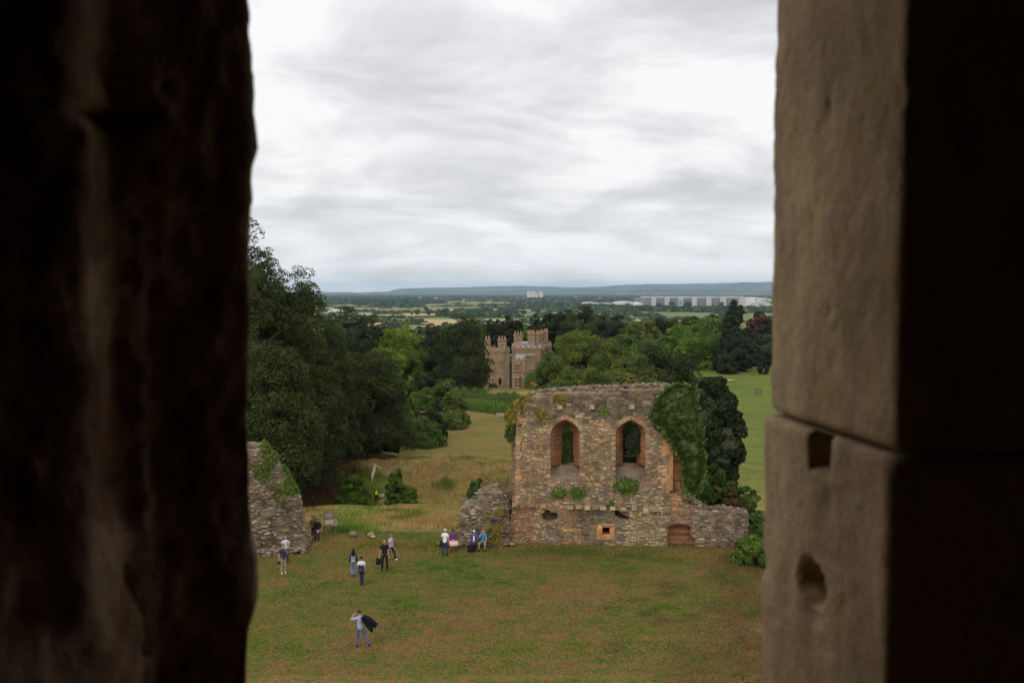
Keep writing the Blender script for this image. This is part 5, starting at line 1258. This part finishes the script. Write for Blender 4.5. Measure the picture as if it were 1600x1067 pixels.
# wooden information stand beside the two women
p = at_ground(515, 836); r = empty('information_stand', tuple(p), R(12)); r.scale = (.78,.78,.78); tag(r, 'weathered wooden information stand with two panels beside the women at the path', 'information board')
mb = MB()
for x_, y_ in ((-.55,0),(.55,0),(-.45,.5),(.45,.5)): mb.tube([(x_, y_, -.2), (x_*.9, y_*.9, 1.2)], .045)
mb.build('leg', M_WOOD, r)
for q_ in ([(-.35,-.5,-.1), (.1,-.15,1.25)], [(-.9,-.35,-.1), (-.75,-.1,1.2)], [(.95,0,.9), (1.1,.1,1.65)]): mb = MB(); mb.tube(q_, .03); mb.build('prop', M_WOOD, r)
mb = MB(); mb.add([(-.7,-.25,.95),(.7,-.25,.95),(.7,.45,1.35),(-.7,.45,1.35),(-.7,-.25,.88),(.7,-.25,.88),(.7,.45,1.28),(-.7,.45,1.28)], [(0,1,2,3),(7,6,5,4),(0,4,5,1),(1,5,6,2),(2,6,7,3),(3,7,4,0)]); lec = mb.build('desk', M_WOOD, r)
mb = MB(); mb.add([(-.35,-.1,1.05),(.3,-.1,1.05),(.3,.3,1.28),(-.35,.3,1.28)], [(0,1,2,3)]); mb.build('panel', M_PANEL, lec)
mb = MB(); mb.box((-.05,.5,1.62), (.95,.07,.72)); bd_ = mb.build('board', M_WOOD, r); mb = MB(); mb.box((-.05,.457,1.68), (.62,.02,.38)); mb.build('panel', M_PANEL, bd_)
# timber handrail by the path
a, b = at_ground(580.5, 757), at_ground(585.5, 741); r = empty('timber_rail', tuple((a+b)/2)); tag(r, 'pale timber handrail running up beside the path', 'handrail'); c0 = (a+b)/2; mb = MB()
mb.tube([a-c0+Vector((0,0,.75)), b-c0+Vector((0,0,.95))], .16, 6); mb.tube([a-c0+Vector((0,0,.4)), b-c0+Vector((0,0,.5))], .09, 6); mb.build('rail', M_GREYW, r)
for t in (0, .5, 1): 
    q = a.lerp(b, t)-c0; mb = MB(); mb.tube([q+Vector((0,0,-.4)), q+Vector((0,0,1.05))], .11, 6); mb.build('post', M_GREYW, r)
mb = MB(); q = b-c0; mb.tube([q+Vector((-.3,.4,1.2)), q+Vector((1.0,.2,.6))], .1); mb.build('cross_rail', M_GREYW, r)
p = at_ground(596.5, 781); r = empty('small_sign', tuple(p)); tag(r, 'small white sign on a short post beside the path', 'sign'); mb = MB(); mb.tube([(0,0,-.1),(0,0,.4)], .03); mb.build('post', M_STEEL, r)
mb = MB(); mb.box((0,-.02,.55), (.48,.04,.36)); f_ = mb.build('board', M_WHITE, r); mb = MB(); mb.box((.0,-.05,.56), (.12,.01,.14)); mb.build('symbol', M_STEEL, f_)
p = at_ground(612, 737); r = empty('notice_board', tuple(p)); r.scale = (.6,.6,.6); tag(r, 'low notice board with a white panel behind the conical bush', 'notice board')
for q_ in ([(-.6,0,-.2),(-.6,0,1.3)], [(.6,0,-.2),(.6,0,1.9)]): mb = MB(); mb.tube(q_, .07); mb.build('post', M_WOOD, r)
mb = MB(); mb.box((0,-.08,.8), (1.1,.06,.5)); mb.build('panel', M_PANEL, r); mb = MB(); mb.box((.3,-.09,1.5), (.7,.06,.6)); mb.build('board', M_WOOD, r)
p = at_ground(783, 652.5); r = empty('garden_bench', tuple(p), R(5)); tag(r, 'grey timber bench on the garden lawn before the clipped hedge', 'bench')
mb = MB(); [mb.box((0,-.25+k*.14,.45), (2.1,.11,.04)) for k in range(4)]; mb.build('seat', M_GREYW, r)
mb = MB(); [mb.box((0,.28,.58+k*.13), (2.1,.04,.09)) for k in range(4)]; mb.build('backrest', M_GREYW, r)
for x_ in (-.95,.95):
    for y_ in (-.24,.28): mb = MB(); mb.box((x_,y_,.1), (.08,.08,.66)); mb.build('leg', M_GREYW, r)
p = at_ground(1184, 615.5); r = empty('tree_guard', tuple(p)); tag(r, 'round slatted tree guard standing alone on the right lawn', 'tree guard')
mb = MB()
for k in range(14): t = k*math.pi*2/14; mb.box((math.cos(t)*1.0, math.sin(t)*1.0, .85), (.12,.12,1.8))
mb.build('stake', M_WOOD, r)
mb = MB()
for z_ in (.45, 1.35):
    mb.tube([(math.cos(t)*1.07, math.sin(t)*1.07, z_) for t in [k*math.pi*2/20 for k in range(21)]], .05, 5)
mb.build('hoop', M_WOOD, r)
mb = MB(); mb.tube([(0,0,-.2),(0,0,1.9)], .06); mb.build('young_trunk', M_BARK, r)
for (px, py, s, lb) in ((551,839,.55,'flat pale stone lying in the long grass left of the tall man'),(578,838,.6,'broken grey stone in the long grass behind the tall man'),(585,842,.35,'small fallen stone right of the broken grey stone'),(826,600,.8,'weathered block')):
    if px > 700: continue
    p = at_ground(px, py); rr = random.Random(px); cc_ = [(Vector((rr.uniform(-s,s)*.3, rr.uniform(-.2,.2), .1+rr.random()*.1)), s*.55) for _ in range(3)]
    o = rubble('fallen_stone', cc_[:1], M_STONE, None, px, 'rub', KW); o.location = p; tag(o, lb, 'stone')
# grassy seat ledge stones by the seated people
p = at_ground(733, 856.5); o = rubble('ledge', [(Vector((x_*.2, .30+.05*math.sin(x_*3), .20+.04*math.sin(x_*5))), .24) for x_ in range(-10, 15)], M_STONE, None, 8, 'rub', KW*.6); o.location = p; tag(o, 'low earthy stone ledge the three visitors sit on', 'stone ledge'); o.name = 'stone_ledge'

# ---------------------------------------------------------------- people
def cmat(name, c, k=1.5, rough=.85): return plain(name, lin(*c, k), rough, .15, .10, 14.)
M_SKIN = plain('skin', lin(198,150,124,1.1), .6, .3, .05, 20.); M_SKIN2 = plain('skin_tanned', lin(150,104,80,1.1), .6, .3, .05, 20.)
CM = {}
def cl_(c):
    if c not in CM: CM[c] = cmat('cloth_%s' % ['red','navy','black','white','grey','blue','green','purple','pink','khaki','lavender','turquoise','brown','denim','silver','darkgrey','yellow','lime'][len(CM) % 18], c)
    return CM[c]
def rotz(v, a): return Vector((v[0]*math.cos(a)-v[1]*math.sin(a), v[0]*math.sin(a)+v[1]*math.cos(a), v[2]))
def skin_mesh(verts, edges, radii):
    me = bpy.data.meshes.new('tmp'); me.from_pydata(verts, edges, []); o = bpy.data.objects.new('tmp', me); COL.objects.link(o)
    md = o.modifiers.new('s', 'SKIN'); md.use_smooth_shade = True; md.branch_smoothing = .4
    for i, r in enumerate(radii): me.skin_vertices[0].data[i].radius = r if isinstance(r, tuple) else (r, r)
    me.skin_vertices[0].data[0].use_root = True
    sb = o.modifiers.new('b', 'SUBSURF'); sb.levels = 1; sb.render_levels = 1
    dg = bpy.context.evaluated_depsgraph_get(); ev = o.evaluated_get(dg); m2 = ev.to_mesh()
    V = [v.co.copy() for v in m2.vertices]; F = [tuple(p.vertices) for p in m2.polygons]; ev.to_mesh_clear()
    bpy.data.objects.remove(o); bpy.data.meshes.remove(me); return V, F
def person(px, py, hgt, rz, label, shirt, trousers, shoes, hair, skin=None, pose=None, sleeves='short', skirt=None, hairlen='short', z=None, coat=None, bald=False, hip=0.0, lean=(0,0)):
    """pose: dict of joint overrides in metres for a 1.75 m figure facing -Y"""
    p0 = at_ground(px, py) if z is None else Vector((*onz(px, py, z)[:2], z)); s = hgt/1.75
    J = dict(pel=(0,0,.94), bel=(0,0,1.08), che=(0,-.01,1.28), sho=(0,0,1.42), nek=(0,0,1.50), hb=(0,-.012,1.585), hc=(0,-.018,1.66), ht=(0,-.005,1.715),
        hl=(.095,0,.90), kl=(.10,-.015,.50), al=(.10,.01,.10), tl=(.11,-.14,.035), hr=(-.095,0,.90), kr=(-.10,-.015,.50), ar=(-.10,.01,.10), tr=(-.11,-.14,.035),
        sl=(.175,0,1.40), el=(.225,.02,1.13), wl=(.235,-.06,.89), fl=(.235,-.09,.80), sr=(-.175,0,1.40), er=(-.225,.02,1.13), wr=(-.235,-.06,.89), fr=(-.235,-.09,.80))
    pose = dict(pose or {}); look = pose.pop('look', 0.0); J.update(pose)
    for k in ('bel','che','sho','nek','hb','hc','ht','sl','sr'):
        if (pose or {}).get(k) is None: q = J[k]; f = (q[2]-.94)/.8; J[k] = (q[0]+lean[0]*f, q[1]+lean[1]*f, q[2]+hip)
    if hip and not (pose or {}).get('pel'): J['pel'] = (0, 0, .94+hip)
    names = list(J); ix = {n: i for i, n in enumerate(names)}
    rad = dict(pel=(.135,.105), bel=(.125,.095), che=(.155,.11), sho=(.13,.085), nek=.052, hb=(.062,.07), hc=(.078,.095), ht=(.055,.065), hl=.088, kl=.058, al=.042, tl=(.042,.03), hr=.088, kr=.058, ar=.042, tr=(.042,.03), sl=.058, el=.042, wl=.028, fl=(.036,.018), sr=.058, er=.042, wr=.028, fr=(.036,.018))
    E = [('pel','bel'),('bel','che'),('che','sho'),('sho','nek'),('nek','hb'),('hb','hc'),('hc','ht'),('pel','hl'),('hl','kl'),('kl','al'),('al','tl'),('pel','hr'),('hr','kr'),('kr','ar'),('ar','tr'),('sho','sl'),('sl','el'),('el','wl'),('wl','fl'),('sho','sr'),('sr','er'),('er','wr'),('wr','fr')]
    V, F = skin_mesh([J[n] for n in names], [(ix[a], ix[b]) for a, b in E], [rad[n] for n in names])
    # nearest bone of every vertex
    bone = []; JV = {n: Vector(J[n]) for n in names}
    RB = {'pel':.13,'bel':.12,'che':.14,'sho':.12}
    for v in V:
        best = (9, None, 0)
        for a, b in E:
            A, B = JV[a], JV[b]; ab = B-A; t = max(0, min(1, (v-A).dot(ab)/(ab.length_squared+1e-9))); d = (v-A-ab*t).length-(.05 if (a in RB and b in RB) else 0)
            if d < best[0]: best = (d, (a, b), t)
        bone.append((best[1], best[2]))
    nb = len(V); V = [v.copy() for v in V]; F = list(F)
    root = empty('person', tuple(p0), rz); root.scale = (s, s, s); tag(root, label, 'person')
    # fingers: short bent tapering chains rooted in each palm
    mb = MB()
    for w_, f_, sg in (('wl','fl',1), ('wr','fr',-1)):
        A, B = JV[w_], JV[f_]; d = (B-A).normalized(); e = d.cross(Vector((0,1,0))); e = e.normalized() if e.length > .1 else Vector((1,0,0)); pn = d.cross(e).normalized()
        for k, L in enumerate((.062,.070,.066,.052)):
            o_ = B+e*((k-1.5)*.019); mb.tube([o_-d*.02, o_+d*L*.45+pn*.006, o_+d*L*.8+pn*.020, o_+d*L+pn*.034], [.010,.009,.008,.006], 5)
        o_ = A+d*.03+e*.03; mb.tube([o_, o_+d*.03+e*.022, o_+d*.058+e*.026+pn*.012], [.012,.010,.007], 5)
    hc = JV['hc']; hb = JV['hb']; fwd = Vector((hc.x-JV['ht'].x, hc.y-JV['ht'].y, 0)); fw = rotz((0,-1,0), look); sd = rotz((1,0,0), look)
    mb.tube([hc+fw*.088+Vector((0,0,.012)), hc+fw*.112+Vector((0,0,-.018)), hc+fw*.092+Vector((0,0,-.03))], [.008,.014,.010], 6)
    for q in (-1, 1): mb.tube([hc+sd*.076*q+Vector((0,0,.02)), hc+sd*.09*q+fw*-.01+Vector((0,0,-.005)), hc+sd*.076*q+Vector((0,0,-.035))], [.008,.014,.008], 5)
    n0 = len(V); V += [Vector(v) for v in mb.v]; F += [tuple(i+n0 for i in f) for f in mb.f]
    me = bpy.data.meshes.new('body'); me.from_pydata(V, [], F); me.materials.append(skin or M_SKIN); [setattr(p, 'use_smooth', True) for p in me.polygons]
    bo = bpy.data.objects.new('body', me); COL.objects.link(bo); bo.parent = root; me.update()
    nor = [v.normal.copy() for v in me.vertices]
    fm = MB()
    for q in (-1, 1): fm.tube([hc+fw*.090+sd*.03*q+Vector((0,0,.022)), hc+fw*.097+sd*.03*q+Vector((0,0,.022))], [.010,.006], 6)
    fm.tube([hc+fw*.088+sd*-.022+Vector((0,0,-.055)), hc+fw*.096+Vector((0,0,-.057)), hc+fw*.088+sd*.022+Vector((0,0,-.055))], [.004,.006,.004], 5); fm.build('face_features', cl_((70,44,38)), root)
    def cloth(name, sel, off, col):
        fs = [f for f in F[:] if all(i < nb and sel(*bone[i], V[i]) for i in f)]
        if not fs: return
        use = sorted({i for f in fs for i in f}); mp = {i: j for j, i in enumerate(use)}
        vs = [V[i]+nor[i]*(off+.006*mn.noise(V[i]*9)) for i in use]; m2 = bpy.data.meshes.new(name); m2.from_pydata(vs, [], [tuple(mp[i] for i in f) for f in fs]); m2.materials.append(cl_(col)); [setattr(p, 'use_smooth', True) for p in m2.polygons]
        o = bpy.data.objects.new(name, m2); COL.objects.link(o); o.parent = root; return o
    tors = {('pel','bel'),('bel','che'),('che','sho'),('sho','sl'),('sho','sr')}
    def is_shirt(b, t, v):
        if b in tors: return True
        if b == ('sho','nek'): return t < .45
        if b in (('sl','el'),('sr','er')): return sleeves != 'none' and (sleeves == 'long' or t < .62)
        if b in (('el','wl'),('er','wr')): return sleeves == 'long' and t < .96
        if b in (('pel','hl'),('pel','hr')): return t < .3
        return False
    cloth('shirt', is_shirt, .022, shirt)
    legs = {('pel','hl'),('pel','hr'),('hl','kl'),('hr','kr'),('kl','al'),('kr','ar')}
    if trousers: cloth('trousers', lambda b, t, v: (b in legs and not (b[0][0] == 'k' and t > .97)) or (b == ('pel','bel') and t < .35), .014, trousers)
    cloth('shoe', lambda b, t, v: b in (('al','tl'),) or (b == ('kl','al') and t > .9), .014, shoes); cloth('shoe', lambda b, t, v: b in (('ar','tr'),) or (b == ('kr','ar') and t > .9), .014, shoes)
    # hair
    bmh = bmesh.new(); bmesh.ops.create_uvsphere(bmh, u_segments=14, v_segments=9, radius=1); hm = hc+Vector((0,0,.018))-fw*.012
    if bald:
        for v in bmh.verts: v.co = Vector((v.co.x*.088, v.co.y*.105, min(v.co.z, .25)*.075))
        dele = [v for v in bmh.verts if v.co.z < -.04 or (v.co.dot(fw) > .035)]
    else:
        for v in bmh.verts: v.co = Vector((v.co.x*.095, v.co.y*.112, v.co.z*.098)); v.co += v.co*.06*mn.noise(v.co*40)
        dele = [v for v in bmh.verts if (v.co.z < -.05) or (v.co.dot(fw) > .05 and v.co.z < .045)]
    bmesh.ops.delete(bmh, geom=dele, context='VERTS')
    for v in bmh.verts: v.co += hm
    if hairlen == 'long':
        for k in range(-2, 3):
            a_ = k*.42; q = rotz(-fw, a_); st = hm+q*.085; pts = [st+Vector((0,0,.03)), st+q*.02+Vector((0,0,-.08)), st+q*.02+Vector((0,0,-.20)), st+q*.005+Vector((0,0,-.30))]
            t_ = MB(); t_.tube(pts, [.045,.05,.045,.02], 6); vs = [bmh.verts.new(v) for v in t_.v]
            for f in t_.f: bmh.faces.new([vs[i] for i in f])
    if hairlen == 'bun':
        t_ = MB(); t_.tube([hm-fw*.09+Vector((0,0,.05)), hm-fw*.14+Vector((0,0,.06)), hm-fw*.16+Vector((0,0,.03))], [.02,.045,.02], 6); vs = [bmh.verts.new(v) for v in t_.v]
        for f in t_.f: bmh.faces.new([vs[i] for i in f])
    mh = bpy.data.meshes.new('hair'); bmh.to_mesh(mh); bmh.free(); mh.materials.append(cl_(hair)); [setattr(p, 'use_smooth', True) for p in mh.polygons]
    ho = bpy.data.objects.new('hair', mh); COL.objects.link(ho); ho.parent = root
    if skirt:
        t_ = MB(); n = 16; P3 = skirt['ring']; vs = []
        for (c, rx, ry) in P3:
            for k in range(n): a_ = k*2*math.pi/n; vs.append((c[0]+math.cos(a_)*rx*(1+.08*math.sin(a_*5)), c[1]+math.sin(a_)*ry, c[2]))
        t_.add(vs, [(i*n+k, i*n+(k+1)%n, (i+1)*n+(k+1)%n, (i+1)*n+k) for i in range(len(P3)-1) for k in range(n)]); t_.build('skirt', cl_(skirt['col']), root, True)
    root['_s'] = s; bpy.context.view_layer.update()
    def tow(v): return root.matrix_world @ Vector(v)
    return root, JV, tow
def bag(name, tow, root, c, size, col, label, cat, strap=None, col2=None):
    r = empty(name, tuple(tow(c)), root.rotation_euler.z); tag(r, label, cat); sx, sy, sz = size
    bm = bmesh.new(); bmesh.ops.create_cube(bm, size=1); bmesh.ops.bevel(bm, geom=bm.edges[:], offset=.22, segments=3, affect='EDGES', profile=.6)
    for v in bm.verts: v.co = Vector((v.co.x*sx*(1-.18*v.co.z), v.co.y*sy, v.co.z*sz))*(1+.05*mn.noise(v.co*3))
    me = bpy.data.meshes.new('bag_body'); bm.to_mesh(me); bm.free(); me.materials.append(cl_(col)); o = bpy.data.objects.new('bag_body', me); COL.objects.link(o); o.parent = r
    if strap:
        for pts in strap: mb = MB(); mb.tube(pts, .014, 5); mb.build('strap', cl_(col2 or col), r)
    if col2: mb = MB(); mb.box((0, sy*.5, -sz*.12), (sx*.62, sy*.25, sz*.4)); mb.build('pocket', cl_(col2), r)
    return r
BLK, NAVY, WHT = (30,29,30), (44,50,66), (214,212,214)
walkA = dict(kl=(.10,-.16,.52), al=(.10,-.10,.12), tl=(.11,-.24,.05), kr=(-.10,.05,.50), ar=(-.10,.30,.16), tr=(-.10,.20,.04))
# 1 navy tee, hand at the face, black case in the other hand
r, J, tw = person(443, 897, 1.82, R(28), 'man in navy T-shirt and pale khaki trousers with one hand raised to his face', (50,56,74), (136,128,112), (168,160,150), (104,78,58), pose=dict(el=(.25,-.06,1.17), wl=(.12,-.17,1.42), fl=(.07,-.16,1.50), er=(-.24,.02,1.12), wr=(-.26,-.03,.87), fr=(-.26,-.05,.79)))
bag('camera_case', tw, r, (-.27,-.06,.72), (.16,.12,.14), BLK, 'small black case held low by the man in the navy T-shirt', 'case', [[(-.05,0,.06),(0,0,.12),(.05,0,.06)]])
person(446.5, 880, 1.74, R(10), 'bald man in pale grey T-shirt standing behind the man in navy', (176,180,188), (58,54,66), (60,56,56), (160,120,100), bald=True, pose=dict(wl=(.16,-.16,.98), fl=(.08,-.20,1.0)))
# two women at the path
person(490, 843, 1.66, R(-20), 'woman with long auburn hair in brown jacket at the path mouth', (112,80,52), (34,32,36), (50,44,42), (84,52,40), sleeves='long', hairlen='long')
r, J, tw = person(496, 848, 1.66, R(15), 'woman in black jacket and cap beside the auburn-haired woman', (30,30,34), (52,56,62), (64,60,60), (38,34,34), sleeves='long', hairlen='long', pose=dict(wl=(.12,-.20,.98), fl=(.08,-.24,.97), wr=(-.10,-.20,.94), fr=(-.05,-.24,.93)))
bag('pink_pouch', tw, r, (.04,-.27,.88), (.16,.08,.18), (178,128,128), 'small pink pouch held by the woman in black', 'pouch')
# couple walking away with packs
r, J, tw = person(552.5, 901, 1.68, R(184), 'long-haired woman in dark grey top and light jeans walking away', (62,58,64), (104,124,152), (56,46,44), (40,30,28), sleeves='long', hairlen='long', pose=dict(kl=(.10,-.06,.5), al=(.09,.06,.12), tl=(.09,-.08,.04), kr=(-.09,-.04,.5), ar=(-.07,-.10,.10), tr=(-.07,-.24,.04)))
bag('rucksack', tw, r, (0,.20,1.13), (.26,.16,.34), (128,124,128), 'light grey rucksack on the back of the long-haired woman', 'rucksack', [[(-.10,-.05,.15),(-.12,-.22,.26),(-.13,-.30,.1)],[(.10,-.05,.15),(.12,-.22,.26),(.13,-.30,.1)]], (160,158,160))
r, J, tw = person(565, 914, 1.68, R(172), 'dark-haired woman in white top and dark jeans walking away', (204,202,206), (46,54,74), (50,48,52), (44,32,28), pose=dict(kl=(.06,-.05,.5), al=(.03,.05,.10), tl=(.03,-.09,.04), kr=(-.07,-.02,.5), ar=(-.04,-.08,.10), tr=(-.04,-.22,.04)))
bag('rucksack', tw, r, (-.03,.20,1.08), (.30,.18,.38), (46,48,58), 'black rucksack on the back of the woman in the white top', 'rucksack', [[(-.10,-.08,.18),(-.13,-.24,.30),(-.13,-.30,.1)],[(.10,-.08,.18),(.13,-.24,.30),(.13,-.30,.1)]], (70,76,88))
# tall man in black and the one behind him
r, J, tw = person(601, 892, 1.95, R(8), 'tall man in black shirt and black trousers carrying a dark bag', (34,34,38), (32,32,36), (66,54,56), (150,110,92), bald=True, pose=dict(kl=(.13,-.06,.5), al=(.15,-.02,.10), tl=(.17,-.17,.035), kr=(-.12,-.02,.5), ar=(-.13,.02,.10), tr=(-.15,-.13,.035), wr=(-.29,-.05,.88), fr=(-.30,-.07,.80)))
bag('holdall', tw, r, (-.33,-.07,.58), (.30,.20,.38), BLK, 'black bag hanging from the tall man in black', 'bag', [[(-.08,0,.18),(0,0,.26),(.08,0,.18)]])
r, J, tw = person(611, 877, 1.72, R(70), 'person in lavender shirt and black trousers striding behind the tall man', (164,162,196), (38,36,40), (196,192,190), (120,90,74), sleeves='short', pose=dict(kl=(.09,-.20,.52), al=(.09,-.30,.12), tl=(.10,-.44,.06), kr=(-.09,.06,.50), ar=(-.09,.34,.18), tr=(-.10,.24,.05)))
# walker with a black coat over the shoulder
r, J, tw = person(563, 1011, 1.80, R(205), 'walking man in lavender T-shirt and jeans raising a hand to his face', (150,148,184), (78,90,122), (46,46,50), (66,44,36), pose=dict(look=R(-40), el=(.42,-.14,1.30), wl=(.24,-.22,1.50), fl=(.16,-.2,1.58), kl=(.10,-.08,.51), al=(.11,-.02,.11), tl=(.14,-.16,.04), kr=(-.22,.10,.52), ar=(-.36,.26,.17), tr=(-.40,.14,.05), er=(-.26,.06,1.18), wr=(-.16,-.10,1.35), fr=(-.13,-.12,1.44), hl=(.085,0,.90), hr=(-.10,0,.90)), lean=(.02,-.05))
# coat: a draped sheet with thickness, from the shoulder down and outwards
g_ = []; nU, nV = 14, 10
bm = bmesh.new()
for j in range(nU+1):
    t = j/nU; c = Vector((-.08,.13,1.52)).lerp(Vector((-.62,.24,.92)), t); w = .10+.16*math.sin(min(1, t*1.3)*math.pi*.5)*(1-.25*t)
    row = []
    for k in range(nV+1):
        q = k/nV-.5; f = Vector((q*w*1.5, .05*math.cos(q*9+t*3)+.03*math.sin(q*17), -q*w*1.35-.06*abs(q)*t+(.05*math.sin(q*14) if j == nU else 0)))
        row.append(bm.verts.new(c+f))
    g_.append(row)
for j in range(nU):
    for k in range(nV): bm.faces.new((g_[j][k], g_[j][k+1], g_[j+1][k+1], g_[j+1][k]))
bmesh.ops.recalc_face_normals(bm, faces=bm.faces[:]); bmesh.ops.solidify(bm, geom=bm.faces[:], thickness=.03)
me = bpy.data.meshes.new('coat'); bm.to_mesh(me); bm.free(); me.materials.append(cl_((26,26,30))); [setattr(p, 'use_smooth', True) for p in me.polygons]
o = bpy.data.objects.new('coat', me); COL.objects.link(o); o.location = r.location; o.rotation_euler = r.rotation_euler; o.scale = r.scale; tag(o, 'black coat slung over the walking man’s shoulder and blowing out', 'coat')
# group at the ruin
r, J, tw = person(695.5, 869, 1.76, R(165), 'grey-haired man in white T-shirt and navy jeans standing with his back turned', (216,216,220), (52,58,84), (40,38,44), (176,172,168), pose=dict(look=R(30), kl=(.12,-.02,.5), al=(.15,.02,.1), tl=(.18,-.12,.035), kr=(-.11,-.02,.5), ar=(-.12,.02,.1), tr=(-.14,-.13,.035), el=(.24,-.04,1.14), wl=(.22,-.16,.98), fl=(.20,-.20,.93)))
bag('shoulder_bag', tw, r, (.30,-.10,.72), (.14,.24,.36), (36,38,46), 'dark bag at the side of the man in the white T-shirt', 'bag', [[(0,-.06,.17),(-.08,0,.42),(0,.06,.17)]])
def seat(rzz=0, w=0.0): return dict(pel=(0,0,.52), hl=(.095,-.03,.50), hr=(-.095,-.03,.50), kl=(.14,-.42,.48), kr=(-.12,-.42,.48), al=(.14,-.42,.10), ar=(-.12,-.42,.10), tl=(.16,-.56,.035), tr=(-.14,-.56,.035),
    bel=(0,0,.66), che=(0,-.02,.86), sho=(0,-.02,1.0), nek=(0,-.03,1.08), hb=(0,-.045,1.165), hc=(0,-.055,1.24), ht=(0,-.04,1.295), sl=(.175,-.02,.98), sr=(-.175,-.02,.98), el=(.24,-.10,.74), er=(-.24,-.10,.74), wl=(.08,-.28,.62), wr=(-.08,-.28,.62), fl=(.03,-.34,.60), fr=(-.03,-.34,.60))
person(708, 857.5, 1.70, R(8), 'dark-haired woman in purple top and pink skirt sitting on the ledge', (92,56,118), None, (40,34,44), (40,28,28), skin=M_SKIN2, sleeves='long', hairlen='bun', pose=seat(), skirt=dict(col=(214,168,160), ring=[((0,.02,.66),.16,.13),((0,-.1,.62),.22,.22),((.04,-.26,.56),.30,.30),((.04,-.34,.44),.32,.26),((.04,-.36,.36),.33,.24)]))
r, J, tw = person(741, 858.5, 1.68, R(-6), 'white-haired woman in blue jacket and white blouse sitting on the ledge', (70,70,140), (30,30,34), (40,38,40), (222,220,214), sleeves='long', pose=seat())
mb = MB(); mb.add([(-.045,-.17,.98),(.045,-.17,.98),(.06,-.165,.66),(-.06,-.165,.66),(-.045,-.155,.98),(.045,-.155,.98),(.06,-.135,.66),(-.06,-.135,.66)], [(0,3,2,1),(4,5,6,7),(0,1,5,4),(1,2,6,5),(2,3,7,6),(3,0,4,7)]); mb.build('blouse', cl_((226,224,228)), r)
bag('daypack', tw, r, (-.12,-.62,.26), (.44,.32,.50), (30,30,34), 'black bag on the grass before the white-haired woman', 'bag')
s_ = seat(); s_.update(el=(.22,-.12,.74), wl=(.20,-.34,.60), fl=(.19,-.42,.57), er=(-.24,-.14,.80), wr=(-.12,-.22,1.02), fr=(-.07,-.20,1.10), kl=(.16,-.44,.50), kr=(-.22,-.40,.50), al=(.16,-.44,.1), ar=(-.24,-.42,.1), tl=(.18,-.58,.035), tr=(-.28,-.56,.035))
person(755, 858.5, 1.80, R(-4), 'bald man in turquoise shirt and grey trousers sitting with a hand to his chin', (56,132,176), (122,120,104), (44,40,38), (190,150,130), bald=True, pose=s_)
# steward on the path, two strollers far off
r, J, tw = person(588, 786, 1.78, R(25), 'steward in yellow high-visibility vest standing on the path', (40,40,44), (36,38,46), (30,30,32), (50,38,32), sleeves='long', pose=dict(wl=(.12,-.18,1.0), fl=(.04,-.2,1.0)))
mb = MB(); n = 14; vs = []
for (z_, rx, ry) in ((1.02,.175,.145),(1.2,.19,.155),(1.36,.185,.14),(1.45,.12,.10)):
    for k in range(n): a_ = k*2*math.pi/n; vs.append((math.cos(a_)*rx, math.sin(a_)*ry, z_))
mb.add(vs, [(i*n+k, i*n+(k+1)%n, (i+1)*n+(k+1)%n, (i+1)*n+k) for i in range(3) for k in range(n)]); mb.build('vest', cl_((206,232,70)), r, True)
person(1114, 573, 1.75, R(30), 'far stroller in pale top, left of the pair beyond the green lawn', (200,190,196), (50,50,60), BLK, (60,46,40), pose=dict(walkA))
person(1118, 573.3, 1.72, R(-20), 'far stroller in dark pink top, right of the pair beyond the green lawn', (150,90,100), (40,40,50), BLK, (50,40,36), pose=dict(walkA))

# ---------------------------------------------------------------- the air between here and the hills
mb = MB(); mb.box((0, 12000, 120), (84000, 31000, 340)); hz_o = mb.build('haze', bpy.data.materials.new('air')); tag(hz_o, kind='stuff')
m = hz_o.data.materials[0]; m.use_nodes = True; nt = m.node_tree; nt.nodes.clear(); out = nn(nt, 'ShaderNodeOutputMaterial')
pv = nn(nt, 'ShaderNodeVolumePrincipled'); pv.inputs['Color'].default_value = (.52, .74, 1.0, 1); pv.inputs['Density'].default_value = 3.8e-5; pv.inputs['Anisotropy'].default_value = .1
ln(nt, pv.outputs[0], out.inputs['Volume'])
